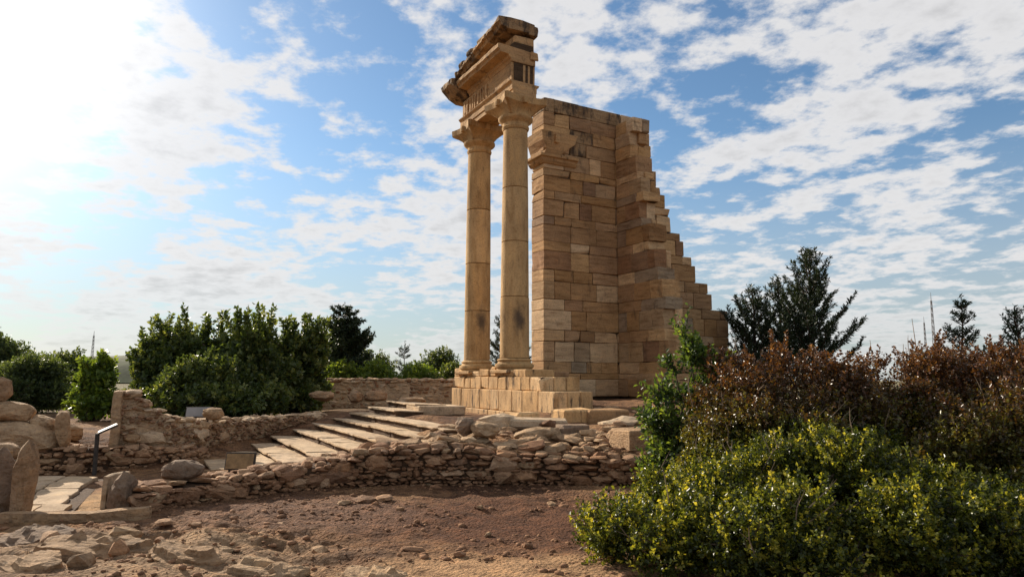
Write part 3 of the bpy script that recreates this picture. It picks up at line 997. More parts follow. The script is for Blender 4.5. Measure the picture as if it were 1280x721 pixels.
# ------------------------------------------------------------------ stairway
stair = empty('stone_stairway', (C1[0], C1[1], 0), UA)
tag(stair, 'wide flight of pale worn stone steps rising towards the temple columns', 'stairway')
rs = random.Random(5)
STEPS = [(-7.0, .03, -2.2, .5), (-6.45, .085, -2.4, .7), (-5.95, .14, -2.7, 1.0), (-5.42, .235, -3.0, 1.7), (-4.86, .34, -3.2, 2.6), (-4.34, .46, -3.5, 2.7), (-3.90, .58, -3.7, 2.4), (-3.48, .70, -3.9, 2.3), (-2.95, .82, .3, 2.5), (-2.3, .94, .7, 2.9)]
for i, (a, z, b0, b1) in enumerate(STEPS):
    nxt = STEPS[i + 1][0] if i + 1 < len(STEPS) else a + .7
    cuts = [b0]
    while cuts[-1] < b1 - .05:
        q = cuts[-1] + rs.uniform(.9, 1.7)
        if b1 - q < .6: q = b1
        cuts.append(q)
    for p, q in zip(cuts[:-1], cuts[1:]):
        j = rs.uniform(-.04, .04)
        o = block('step', stair, (a + j * .5, p + .005, z - .036), (nxt + .10, q - .006, z + rs.uniform(-.006, .004)), M['step'], .012, .008, rs, chip=.10, eroded=.016)
        o.rotation_euler = (rs.uniform(-.005, .005), .04 + rs.uniform(-.006, .006), rs.uniform(-.015, .015))
        # coarse dark foot course under the tread, set back; its colour also paints riser shade
        block('riser_stone', o, (-(nxt + .10 - a) / 2 + .05, -(q - p) / 2 + .02, -.30), ((nxt + .10 - a) / 2 - .02, (q - p) / 2 - .02, -.012), M['mortar'], .012, .012, rs)

# ------------------------------------------------------------------ rubble walls
def hull_stone(name, seed, pw=3.5, n=24):
    rr = random.Random(seed * 7 + 1)
    bm = bmesh.new()
    for _ in range(n):
        d = Vector((rr.gauss(0, 1), rr.gauss(0, 1), rr.gauss(0, 1))).normalized()
        k = (abs(d.x) ** pw + abs(d.y) ** pw + abs(d.z) ** pw) ** (1 / pw)
        bm.verts.new(d / k * .54 * rr.uniform(.86, 1.04))
    r_ = bmesh.ops.convex_hull(bm, input=bm.verts[:])
    bmesh.ops.delete(bm, geom=[g for g in r_['geom_interior'] if isinstance(g, bmesh.types.BMVert)], context='VERTS')
    bmesh.ops.recalc_face_normals(bm, faces=bm.faces[:])
    me = bpy.data.meshes.new(name)
    bm.to_mesh(me); bm.free()
    return me


STONES = [hull_stone('stone', i, 2.6 + (i % 4) * 1.2, 20 + i % 5 * 3) for i in range(18)]
for s in STONES:
    s.materials.append(M['rubble'])
PALE_STONES = []
for s in STONES[:10]:
    c = s.copy(); c.materials.clear(); c.materials.append(M['boulder']); PALE_STONES.append(c)


TAN_STONES = []
for s in STONES[:10]:
    c = s.copy(); c.materials.clear(); c.materials.append(M['tan_stone']); TAN_STONES.append(c)


def stone_at(parent, p, dims, rng, yaw, tilt=.12, meshes=None, name='stone'):
    me = rng.choice(meshes or STONES)
    return link(name, me, None, parent, p, (rng.uniform(-tilt, tilt), rng.uniform(-tilt, tilt), yaw + rng.uniform(-.15, .15)), (dims[0], dims[1], dims[2]))


def rubble_wall(name, label, pts, thick, seed, sz=(.10, .34), hz=(.06, .15), cap=True, back=False, smallfill=True, cat='wall', limit=290, pale=0.1, sink=0.0, big=0, mortar='mortar', stones=None):
    """pts: (x, y, z_base, z_top) along the wall, seen side on the right of travel"""
    rng = random.Random(seed)
    P = [Vector(p[:2]) for p in pts]
    cum = [0]
    for a, b in zip(P[:-1], P[1:]):
        cum.append(cum[-1] + (b - a).length)
    L = cum[-1]
    root = empty(name, (pts[0][0], pts[0][1], pts[0][2]))
    tag(root, label, cat)
    o0 = Vector((pts[0][0], pts[0][1], pts[0][2]))

    def at(s):
        s = min(max(s, 0), L)
        for i in range(len(cum) - 1):
            if s <= cum[i + 1] + 1e-9:
                t = (s - cum[i]) / (cum[i + 1] - cum[i])
                p = P[i].lerp(P[i + 1], t)
                d = (P[i + 1] - P[i]).normalized()
                zb = pts[i][2] * (1 - t) + pts[i + 1][2] * t
                ztp = pts[i][3] * (1 - t) + pts[i + 1][3] * t
                return p, d, zb, ztp
    # earth core
    nseg = max(6, int(L / .12))
    vs, fs = [], []
    for k in range(nseg + 1):
        p, d, zb, ztp = at(L * k / nseg)
        nrm = Vector((d.y, -d.x))
        w = mnoise.noise(Vector((k * .37, seed, 0)))
        prof = [(0.0, zb - .12), (0.01 + .015 * w, zb + (ztp - zb) * .5), (-.04, ztp - .05 + .03 * w), (-thick * .5, ztp - .02 + .04 * w), (-thick + .05, ztp - .05 - .03 * w), (-thick, zb - .12)]
        for off, z in prof:
            q = p + nrm * (off - .07)
            vs.append(Vector((q.x, q.y, z)) - o0)
    for k in range(nseg):
        for i in range(6):
            a, b = k * 6 + i, k * 6 + (i + 1) % 6
            fs.append((a, b, b + 6, a + 6))
    fs.append(tuple(range(6)))
    fs.append(tuple(reversed([nseg * 6 + i for i in range(6)])))
    me = mesh('core', vs, fs)
    bm = bmesh.new(); bm.from_mesh(me); bmesh.ops.recalc_face_normals(bm, faces=bm.faces[:]); bm.to_mesh(me); bm.free()
    link('core', me, M[mortar], root)
    placed = []
    faces = [1, -1] if back else [1]
    for sd in faces:
        z_off = 0.0
        zmax = max(p[3] for p in pts)
        zmin = min(p[2] for p in pts)
        z = zmin - .03
        while z < zmax:
            h = rng.uniform(*hz)
            s = -rng.uniform(0, .15)
            while s < L:
                l = min(sz[1], max(sz[0], h * rng.choice((1.1, 1.6, 2.2, 2.8, 3.6)) * rng.uniform(.8, 1.25)))
                p, d, zb, ztp = at(s + l / 2)
                zc = z + h / 2 + .03 * math.sin(s * 1.3 + seed)
                if zb - .04 < zc < ztp - h * .3:
                    hh = h * rng.uniform(.75, 1.12)
                    nrm = Vector((d.y, -d.x)) * (1 if sd > 0 else -1)
                    base_off = 0 if sd > 0 else thick
                    if sd > 0:
                        q = p + nrm * (-.10 - sink + rng.uniform(-.03, .035))
                    else:
                        q = p + nrm * (thick - .04)
                    placed.append((l * hh, Vector((q.x, q.y, zc)) - o0, (l * .94, rng.uniform(.20, .28), hh * .96), math.atan2(d.y, d.x), .10))
                s += l
            z += h * .93
    if cap:
        s = 0
        while s < L:
            l = rng.uniform(.14, .38)
            p, d, zb, ztp = at(s + l / 2)
            nrm = Vector((d.y, -d.x))
            w0 = rng.uniform(.0, .12)
            while w0 < thick - .05:
                w = rng.uniform(.14, .30)
                q = p + nrm * (-(w0 + w / 2))
                h = rng.uniform(.05, .12)
                placed.append((l * w * 1.2, Vector((q.x, q.y, ztp - .02 + rng.uniform(-.02, .03))) - o0, (l * .95, w, h), math.atan2(d.y, d.x), .16))
                w0 += w * .95
            s += l * .95
    for _ in range(big):
        s = rng.uniform(0, L)
        p, d, zb, ztp = at(s)
        h = min(rng.uniform(.13, .24), (ztp - zb) * .7)
        l = h * rng.uniform(1.2, 2.4)
        q = p + Vector((d.y, -d.x)) * (-.085)
        placed.append((l * h, Vector((q.x, q.y, rng.uniform(zb + h * .35, max(zb + h * .4, ztp - h * .5)))) - o0, (l, .26, h), math.atan2(d.y, d.x), .2))
    placed.sort(key=lambda t: -t[0])
    for k, (_, p, dims, yaw, tl) in enumerate(placed[:limit]):
        stone_at(root, p, dims, rng, yaw, tl, PALE_STONES if rng.random() < pale else stones)
    rest = placed[limit:]
    vs, fs = [], []
    for _, p, dims, yaw, tl in rest:
        me = rng.choice(STONES)
        mt = Matrix.Translation(p) @ Matrix.Rotation(yaw + rng.uniform(-.15, .15), 4, 'Z') @ Matrix.Rotation(rng.uniform(-tl, tl), 4, 'X') @ Matrix.Diagonal((*dims, 1))
        b = len(vs)
        vs += [mt @ v.co for v in me.vertices]
        fs += [tuple(b + i for i in f.vertices) for f in me.polygons]
    if smallfill:
        for _ in range(int(L * 55)):
            s = rng.uniform(0, L)
            p, d, zb, ztp = at(s)
            nrm = Vector((d.y, -d.x))
            z = rng.uniform(zb, ztp - .03)
            q = p + nrm * (-.02 + rng.uniform(-.03, .02))
            r = rng.uniform(.025, .065)
            mt = Matrix.Translation(Vector((q.x, q.y, z)) - o0) @ Matrix.Rotation(math.atan2(d.y, d.x), 4, 'Z') @ Matrix.Diagonal((r * 1.7, r * 1.5, r, 1))
            me = rng.choice(STONES)
            b = len(vs)
            vs += [mt @ v.co for v in me.vertices]
            fs += [tuple(b + i for i in f.vertices) for f in me.polygons]
    if vs:
        o = link('small_stones', mesh('small_stones', vs, fs), M['rubble'], root)
        o['kind'] = 'stuff'
    return root


def wall_pts(lst, base=True):
    return [(x, y, zb, ztp) for x, y, zb, ztp in lst]


rubble_wall('rubble_wall', 'long low rubble wall in front of the steps and podium', [
    (-4.20, 8.05, -.02, .27), (-3.85, 8.9, -.02, .27), (-3.4, 9.35, -.02, .28), (-2.7, 9.9, -.02, .36), (-2.2, 10.08, -.02, .48), (-1.7, 10.25, -.02, .58), (-0.94, 10.45, -.02, .58), (0.0, 10.48, -.02, .46), (0.74, 10.45, -.02, .42), (1.9, 10.25, -.02, .44), (3.4, 10.3, 0, .46)], .55, 3, sz=(.07, .42), hz=(.04, .12), big=26, pale=.06)
rubble_wall('rubble_wall', 'low lower course of rough rubble behind the flagstones and post', [
    (-9.0, 10.95, -.02, .38), (-7.8, 11.15, -.02, .42), (-7.0, 11.35, -.02, .42), (-6.2, 11.9, -.02, .38), (-5.85, 12.7, .0, .30), (-5.75, 13.4, .0, .2)], .5, 7, sz=(.12, .7), hz=(.07, .18), sink=.03, big=6)
rubble_wall('rubble_wall', 'ruined rubble wall with tall broken end beside the steps', [
    (-6.78, 11.95, .40, 1.34), (-6.58, 12.05, .40, 1.32), (-6.42, 12.15, .40, 1.17), (-6.25, 12.35, .40, 1.0), (-6.08, 12.6, .38, .88), (-5.95, 13.0, .25, .78), (-5.9, 14.2, .20, .70), (-5.75, 15.4, .2, .64), (-5.3, 16.6, .4, .64), (-4.7, 17.6, .5, .66)], .45, 9, sz=(.10, .42), hz=(.05, .15), pale=.3, sink=.06, big=10, mortar='tan_mortar', stones=TAN_STONES)
rubble_wall('masonry_wall', 'low straight boundary wall of small squared stones below the hedge', [
    (-8.6, 25.3, .3, 1.50), (-4.0, 24.2, .35, 1.50), (0.2, 23.2, .4, 1.50)], .5, 13, sz=(.16, .42), hz=(.10, .17), smallfill=False, pale=.15, sink=.065, mortar='tan_mortar', stones=TAN_STONES)

tall = bpy.data.objects['rubble_wall.002']
me_ = rough_mesh('end_slab', .14, .46, 1.0, 71, .03, 7, .12, 2.2)
link('end_slab', me_, M['boulder'], tall, (-.06, .10, .45), (0, .02, .35))
# ------------------------------------------------------------------ left foreground stones
def rock_mesh(name, dx, dy, dz, seed, amp=.06, pw=3.0, n=34, ledge=0.0):
    """angular rock: convex hull broken up by noise"""
    rr = random.Random(seed * 13 + 5)
    bm = bmesh.new()
    for _ in range(n):
        d = Vector((rr.gauss(0, 1), rr.gauss(0, 1), rr.gauss(0, 1))).normalized()
        k = (abs(d.x) ** pw + abs(d.y) ** pw + abs(d.z) ** pw) ** (1 / pw)
        p = d / k * .52 * rr.uniform(.9, 1.05)
        bm.verts.new((p.x * dx, p.y * dy, p.z * dz))
    r_ = bmesh.ops.convex_hull(bm, input=bm.verts[:])
    bmesh.ops.delete(bm, geom=[g for g in r_['geom_interior'] if isinstance(g, bmesh.types.BMVert)], context='VERTS')
    bmesh.ops.recalc_face_normals(bm, faces=bm.faces[:])
    for _ in range(3 if ledge else 2):
        bmesh.ops.subdivide_edges(bm, edges=bm.edges[:], cuts=1, use_grid_fill=True, smooth=.12)
        bmesh.ops.triangulate(bm, faces=bm.faces[:])
    m_ = max(dx, dy, dz)
    off = Vector((seed * 2.31, seed * .77, seed * 1.13))
    for v in bm.verts:
        q = v.co / m_
        # bedding layers plus lumps
        v.co += (mnoise.noise_vector(q * 2.4 + off) * amp + mnoise.noise_vector(q * 7 + off) * amp * .45) * m_
        lay = mnoise.noise(Vector((q.x * 1.5, q.y * 1.5, q.z * 11)) + off)
        v.co.x *= 1 + lay * .09
        v.co.y *= 1 + lay * .09
        if ledge:
            st_ = ledge * (1 + .3 * mnoise.noise(q * 3 + off))
            zz_ = v.co.z + .5 * v.co.x * .25
            v.co.z += (math.floor(zz_ / st_) * st_ + st_ * .5 - zz_) * .8
            v.co += mnoise.noise_vector(q * 16 + off) * .012
    me = bpy.data.meshes.new(name)
    bm.normal_update(); bm.to_mesh(me); bm.free()
    return me


def boulder(name, label, loc, dims, seed, mat='boulder', rot=(0, 0, 0), amp=.10, sub=.45, cuts=7, cat='boulder', group=None, freq=None):
    m_ = min(dims)
    if sub <= .15:
        me = rough_mesh(name, *dims, seed, amp * max(dims), cuts, sub, freq or 1.4 / max(dims))
    else:
        me = rock_mesh(name, *dims, seed, amp * .8, 3.2 if sub < .4 else 2.5, ledge=.055 if name == 'rock_outcrop' else 0.0)
    o = link(name, me, M[mat], None, loc, rot)
    return tag(o, label, cat, group)


def on_ground(px, py, z=0.0):
    p = at_z(px, py, z)
    return float(p[0]), float(p[1])


# upright and stacked stones at the left edge
def px_boulder(name, label, px, py, Y, dims, *a, **k):
    p = at_Y(px, py, Y)
    return boulder(name, label, tuple(map(float, p)), dims, *a, **k)


px_boulder('standing_stone', 'pale upright rounded pillar stone standing at left edge', 30, 606, 7.9, (.21, .30, .98), 3, 'boulder', (.05, .07, .3), .04, .35)
px_boulder('slab', 'dark upright slab behind the rounded pillar stone at left edge', 2, 610, 8.05, (.42, .16, .86), 33, 'grey_boulder', (.05, .0, .1), .04, .25, cat='slab')
px_boulder('boulder', 'rounded ochre boulder topmost on the stones at left edge', -2, 487, 11.4, (.40, .38, .40), 4, 'boulder', (0, 0, .3), .06, .4)
px_boulder('boulder', 'wide grey-brown boulder under the ochre one at left edge', 12, 515, 11.4, (.80, .55, .33), 5, 'boulder', (0, .05, .2), .06)
px_boulder('boulder', 'long flat tan rock below the grey-brown boulder, behind pillar stone', 22, 544, 11.4, (1.25, .65, .46), 6, 'boulder', (0, .05, .1), .05, .3)
px_boulder('boulder', 'slanted flat stone leaning on the narrow upright stone', 55, 529, 11.5, (.46, .30, .22), 7, 'boulder', (0, .30, .1), .06, .35)
px_boulder('standing_stone', 'narrow upright stone beside the slanted one on the low wall', 79, 536, 11.45, (.19, .30, .60), 8, 'boulder', (0, -.08, .1), .04, .25)
px_boulder('boulder', 'pale rounded stone behind the pillar stone at left edge', 8, 565, 9.6, (.34, .4, .26), 12, 'boulder', (0, 0, .5), .07)
px_boulder('boulder', 'small buff stone below the pale rounded one at left edge', 10, 588, 9.5, (.40, .4, .30), 14, 'boulder', (0, 0, .9), .07)
px_boulder('boulder', 'low buff block on the low wall between upright stone and ruined wall', 92, 541, 12.2, (.3, .3, .28), 34, 'boulder', (0, 0, .4), .05)
boulder('boulder', 'tall brown boulder standing at the end of the front wall', (-4.52, 8.15, .22), (.32, .34, .54), 15, 'grey_boulder', (0, .04, .2), .10, .45)
boulder('boulder', 'rounded dark grey boulder lying on top of the front wall', (-4.22, 9.0, .40), (.52, .40, .26), 16, 'grey_boulder', (0, 0, .2), .08, .55)
boulder('slab', 'thin white slab set on edge behind the tall brown boulder', (-4.74, 8.42, .20), (.06, .40, .46), 17, 'pale', (0, .06, -.1), .03, .1, cat='slab')
boulder('threshold_stone', 'long narrow kerb stone at the near edge of flagstones', (-5.05, 7.72, .04), (1.0, .20, .14), 18, 'boulder', (0, 0, .02), .02, .1, cat='kerb')
boulder('threshold_stone', 'short tilted kerb stone running towards the tall brown boulder', (-4.28, 7.75, .07), (.62, .16, .13), 19, 'boulder', (0, -.08, .25), .03, .1, cat='kerb')
# bedrock breaking through the earth at lower left
for k, (px, py, w, d_, h, rz, lab) in enumerate(((120, 690, 1.15, .55, .30, .25, 'broad layered bedrock outcrop in the lower left earth'), (52, 676, .8, .5, .26, .1, 'dark bedrock ledge below the kerb stone at lower left'), (232, 700, .7, .4, .20, -.2, 'low bedrock ridge right of the broad layered outcrop'), (330, 712, .75, .4, .24, .15, 'layered rock hump at the bottom edge left of centre'), (20, 712, .7, .5, .25, .3, 'rock ledge in the bottom left corner'), (470, 712, .6, .35, .14, .1, 'flat rock breaking the earth at bottom centre'))):
    p = at_z(px, py, .05)
    boulder('rock_outcrop', lab, (float(p[0]), float(p[1]), zt(p[0], p[1]) - h * .12), (w, d_, h), 90 + k, 'boulder' if k != 1 else 'grey_boulder', (.05, .06, rz), .09, .3, cat='rock')
# boulders at the top of the steps, in front of the boundary wall
for k, (px, py, Y, w, h, lab) in enumerate(((402, 494, 19.5, .7, .30, 'flat dark boulder under the shrubs at end of boundary wall'), (444, 496, 19.8, .42, .32, 'rounded grey boulder left of the two by boundary wall'), (470, 495, 20.0, .66, .32, 'broad pale topped boulder right of the two by boundary wall'), (515, 500, 19.3, .8, .2, 'thin pale slab lying before the boundary wall near steps'))):
    p = at_Y(px, py, Y)
    boulder('boulder', lab, (p[0], p[1], p[2]), (w, .5, h), 40 + k, 'boulder', (0, 0, .2 * k), .09)

# fallen blocks between the front wall and the podium
def fallen(name, label, px, py, Y, dims, rz, seed, mat='boulder', tilt=(0, 0), kind='block', cat='block'):
    p = at_Y(px, py, Y)
    rg = random.Random(seed)
    if kind == 'block':
        me = cbox_mesh(name, *dims, ch=.025, jit=.015, rng=rg, chip=.2)
    else:
        me = rock_mesh(name, *dims, seed, .05, 3.6)
    z = zt(p[0], p[1], True)
    o = link(name, me, M[mat], None, (p[0], p[1], max(p[2], z + dims[2] * .25)), (tilt[0], tilt[1], rz))
    return tag(o, label, cat)


fallen('fallen_block', 'squared ochre block at left of pair before podium corner', 716, 522, 13.7, (.72, .55, .32), UA - .05, 1, 'podium')
fallen('fallen_block', 'long tan block at right of pair before podium corner', 752, 522, 13.9, (.95, .6, .30), UA, 2, 'ashlar')
fallen('fallen_slab', 'pale slab tilted on the rubble right of the long tan block', 776, 529, 12.9, (.85, .5, .12), .5, 3, 'pale', (.1, -.14), 'r', 'slab')
fallen('fallen_slab', 'long thin slab lying below the podium foot', 672, 533, 12.9, (1.1, .4, .18), .05, 4, 'pale', (.05, .02), 'block', 'slab')
fallen('fallen_block', 'dark squared block on the rubble below the ochre block', 716, 541, 11.9, (.52, .4, .26), .1, 5, 'grey_boulder')
fallen('fallen_slab', 'tilted pale slab leaning on the rubble near the dark block', 672, 543, 11.7, (.8, .35, .2), .2, 6, 'boulder', (.1, -.12), 'r', 'slab')
fallen('boulder', 'round brown boulder on the wall crest below podium corner', 581, 533, 11.5, (.34, .32, .30), .1, 7, 'grey_boulder', (0, 0), 'r', 'boulder')
fallen('boulder', 'angular stone right of the round boulder on wall crest', 606, 537, 11.4, (.46, .4, .24), .4, 8, 'boulder', (.1, .1), 'r', 'boulder')
fallen('fallen_slab', 'broad flat slab beside the top of the steps', 545, 512, 17.0, (1.2, .9, .22), UA, 9, 'step', (0, 0), 'block', 'slab')
fallen('fallen_slab', 'low broken stone behind the round boulder near podium foot', 632, 528, 12.9, (.9, .5, .26), .3, 10, 'pale', (.1, .06), 'r', 'slab')
fallen('fallen_block', 'small buff block under the podium among rubble', 655, 524, 13.6, (.5, .4, .26), UA, 11, 'podium')

# stepped pier of squared blocks by the bush
pier = empty('block_pier', (2.18, 10.45, 0), .35)
tag(pier, 'stepped stack of squared blocks ending the front wall by the bush', 'pier')
rp = random.Random(8)
block('block', pier, (-.30, .25, .50), (.36, .95, .80), M['boulder'], .02, .012, rp, chip=.15)
block('block', pier, (-.22, -.02, .30), (.42, .7, .495), M['rubble'], .02, .012, rp, chip=.15)
block('block', pier, (-.26, -.22, .02), (.5, .6, .295), M['rubble'], .02, .012, rp, chip=.15)

# ------------------------------------------------------------------ flagged path
path_o = None
flag = [[(-7.55, 10.75), (-6.85, 10.80), (-6.7, 10.25), (-7.3, 10.15)], [(-6.82, 10.80), (-6.35, 10.75), (-6.18, 10.25), (-6.67, 10.25)],
        [(-7.28, 10.12), (-6.69, 10.22), (-6.45, 9.60), (-7.0, 9.5)], [(-6.66, 10.22), (-6.16, 10.22), (-5.95, 9.70), (-6.42, 9.62)],
        [(-6.97, 9.46), (-6.43, 9.57), (-6.2, 9.05), (-6.7, 8.9)], [(-6.40, 9.58), (-5.93, 9.66), (-5.70, 9.12), (-6.16, 9.05)],
        [(-6.67, 8.86), (-6.18, 9.01), (-5.93, 8.45), (-6.4, 8.3)], [(-6.13, 9.01), (-5.68, 9.08), (-5.42, 8.52), (-5.90, 8.44)],
        [(-5.88, 8.40), (-5.62, 8.44), (-5.45, 8.02), (-5.75, 7.95)], [(-5.59, 8.44), (-5.28, 8.46), (-5.12, 8.05), (-5.42, 8.02)]]
bed_v = [(-7.7, 10.85), (-6.3, 10.9), (-5.0, 8.0), (-5.9, 7.85)]
bed = mesh('path', [(x, y, zt(x, y, False) + .0) for x, y in bed_v] + [(x, y, -.15) for x, y in bed_v], [(3, 2, 1, 0), (4, 5, 6, 7), (0, 1, 5, 4), (1, 2, 6, 5), (2, 3, 7, 6), (3, 0, 4, 7)])
path_o = tag(link('path', bed, M['mortar']), 'flagged path of pale stone slabs', 'path', kind='structure')
rf = random.Random(2)
for f in flag:
    cx, cy = sum(p[0] for p in f) / 4, sum(p[1] for p in f) / 4
    pts = []
    for i in range(4):
        a, b = Vector(f[i]), Vector(f[(i + 1) % 4])
        for t in (0.06, .35, .65, .94):
            q = a.lerp(b, t)
            pts.append((q.x - cx + rf.uniform(-.018, .018), q.y - cy + rf.uniform(-.018, .018)))
    n = len(pts)
    z0 = .045 + rf.uniform(-.008, .012)
    vs = [(x * .97, y * .97, z0) for x, y in pts] + [(x, y, z0 - .012) for x, y in pts] + [(x, y, -.05) for x, y in pts]
    fs = [tuple(range(n))] + [(k * n + i, (k + 1) * n + i, (k + 1) * n + (i + 1) % n, k * n + (i + 1) % n) for k in range(2) for i in range(n)]
    me = mesh('flagstone', vs, fs)
    bm = bmesh.new(); bm.from_mesh(me); bmesh.ops.recalc_face_normals(bm, faces=bm.faces[:]); bm.to_mesh(me); bm.free()
    link('flagstone', me, M['pale'], path_o, (cx, cy, .012), (rf.uniform(-.01, .01), rf.uniform(-.01, .01), 0))

# ------------------------------------------------------------------ signs
def sign_lectern(label, x, y, z, rz, post_h, panel, face, tilt, name='information_sign', posts=((0, 0),), off=(0, 0, 0)):
    root = empty(name, (x, y, z), rz)
    tag(root, label, 'sign')
    for px, py in posts:
        vs, fs = [], []
        tube(vs, fs, [(px, py, -.1), (px, py, post_h)], [.035, .035], 8)
        link('post', mesh('post', vs, fs), M['post'], root)
    w, d, t = panel
    p = link('panel', cbox_mesh('panel', w, d, t, .004, .0, random.Random(1)), M['post'], root, (off[0], off[1], post_h + off[2]), (tilt, 0, 0))
    link('panel_face', cbox_mesh('panel_face', w * .93, d * .93, .006, .001, 0, random.Random(1)), M[face], p, (0, 0, t / 2 + .003))
    return root


sign_lectern('small reading panel on thin dark post beside the lower wall', -6.72, 11.3, 0, R_(121), .66, (.42, .30, .025), 'board_light', R_(-26), off=(0, -.14, .07))
sb = empty('information_sign', (-4.16, 10.75, .05), R_(-3))
tag(sb, 'brown framed board standing by the foot of the steps', 'sign')
link('board', cbox_mesh('board', .46, .05, .26, .004, 0, random.Random(1)), M['post'], sb, (0, 0, .25), (R_(-12), 0, 0))
link('panel_face', cbox_mesh('panel_face', .425, .008, .225, .001, 0, random.Random(1)), M['board'], sb, (0, -.030, .253), (R_(-12), 0, 0))
for x in (-.18, .18):
    link('leg', cbox_mesh('leg', .04, .04, .34, .003, 0, random.Random(1)), M['post'], sb, (x, .045, .06), (0, 0, 0))
ws = empty('information_sign', (-6.12, 13.55, .72), R_(15))
tag(ws, 'pale reading panel set on top of the ruined rubble wall', 'sign')
link('panel', cbox_mesh('panel', .46, .03, .22, .003, 0, random.Random(1)), M['post'], ws, (0, 0, .17), (R_(-25), 0, 0))
link('panel_face', cbox_mesh('panel_face', .43, .006, .19, .001, 0, random.Random(1)), M['board_light'], ws, (0, -.016, .178), (R_(-25), 0, 0))
link('leg', cbox_mesh('leg', .05, .03, .24, .003, 0, random.Random(1)), M['post'], ws, (-.16, .04, .05))
link('leg', cbox_mesh('leg', .05, .03, .24, .003, 0, random.Random(1)), M['post'], ws, (.16, .04, .05))
boulder('boulder', 'rounded buff stone beside the reading panel on ruined wall', (-5.78, 13.45, .86), (.4, .3, .24), 51, 'boulder', (0, 0, .1), .05, .5)

# ------------------------------------------------------------------ loose stones
rl = random.Random(77)
GR = 'loose stones lying on the excavated floor'
taken = []
n = 0
spots = [(150, 686, .30, .15, 'largest brown stone on the layered bedrock outcrop at lower left'), (148, 704, .22, .13, 'pale stone just below the largest brown stone at lower left'), (200, 680, .13, .09, 'small whitish stone right of the layered bedrock outcrop'),
         (100, 716, .2, .1, 'stone at the bottom edge below the layered bedrock outcrop'), (545, 612, .20, .07, 'triangular stone leaning at the foot of the front wall'), (440, 606, .2, .1, 'stone tumbled against the front wall foot left of centre'),
         (455, 630, .26, .07, 'middle of three flat stones on the earth before front wall'), (480, 628, .24, .07, 'right of three flat stones on the earth before front wall'), (430, 634, .2, .06, 'left of three flat stones on the earth before front wall'),
         (600, 636, .1, .05, 'small stone on dark earth nearest the wall, right of centre'), (690, 628, .14, .04, 'thin pale chip left of its twin by the bush'), (705, 630, .15, .05, 'thin pale chip right of its twin by the bush'),
         (735, 640, .22, .1, 'rounded stone half hidden beside the yellow-green bush'), (660, 682, .08, .05, 'tiny pale stone on dark earth left of the bush'), (515, 690, .2, .06, 'flat stone on ochre earth at lower centre'),
         (350, 660, .12, .06, 'small stone on the grey-brown slope left of centre'), (610, 668, .07, .05, 'tiny stone in the middle of the dark earth'), (400, 690, .2, .08, 'flat stone right of the low bedrock ridge'),
         (245, 665, .12, .06, 'small stone between bedrock outcrop and front wall end'), (60, 690, .2, .1, 'stone on the dark bedrock ledge at lower left'), (280, 700, .16, .07, 'stone at the right end of the low bedrock ridge'),
         (205, 660, .2, .06, 'flat stone just in front of the short tilted kerb'), (500, 640, .10, .05, 'small stone below the three flat stones'), (575, 700, .1, .05, 'small stone on ochre earth at bottom centre')]
for px, py, w, h, lab in spots:
    x, y = on_ground(px, py)
    z = zt(x, y)
    o = stone_at(None, (x, y, z + h * .28), (w, w * rl.uniform(.6, .9), h * 1.15), rl, rl.uniform(0, 3), .2, PALE_STONES if rl.random() < .3 else None, 'loose_stone')
    tag(o, lab, 'stone', GR)
# rubble strewn behind the front wall crest
GR2 = 'rubble stones strewn between front wall and podium'
for k in range(350):
    x = rl.uniform(-2.6, 3.0)
    y = float(np.interp(x, WX, WY)) + .5 + (rl.uniform(-.1, 1.5) if k < 230 else rl.uniform(0, 5.0))
    if y > 16.5 or (y > 13.6 and x < 1.0) or (x < -1.3 and y > 11.3 + (x + 2.6) * .5):
        continue
    w = rl.uniform(.08, .30) if rl.random() < .85 else rl.uniform(.3, .5)
    z = zt(x, y)
    o = stone_at(None, (x, y, z + w * .06), (w, w * rl.uniform(.6, 1), w * rl.uniform(.25, .5)), rl, rl.uniform(0, 3), .25, PALE_STONES if rl.random() < .85 else None, 'rubble_stone')
    tag(o, 'sunlit rubble stone strewn between the front wall and the podium', 'stone', GR2)
GR3 = 'stones edging the near ends of the steps'
for k in range(60):
    t = rl.random()
    x = -3.9 + 2.9 * t + rl.gauss(0, .12)
    y = 11.0 + .45 * t + rl.gauss(0, .3)
    w = rl.uniform(.12, .3)
    z = zt(x, y)
    o = stone_at(None, (x, y, z + w * .1), (w, w * rl.uniform(.6, 1), w * rl.uniform(.35, .6)), rl, rl.uniform(0, 3), .25, PALE_STONES if rl.random() < .7 else None, 'edge_stone')
    tag(o, 'pale stone heaped along the near ends of the steps', 'stone', GR3)


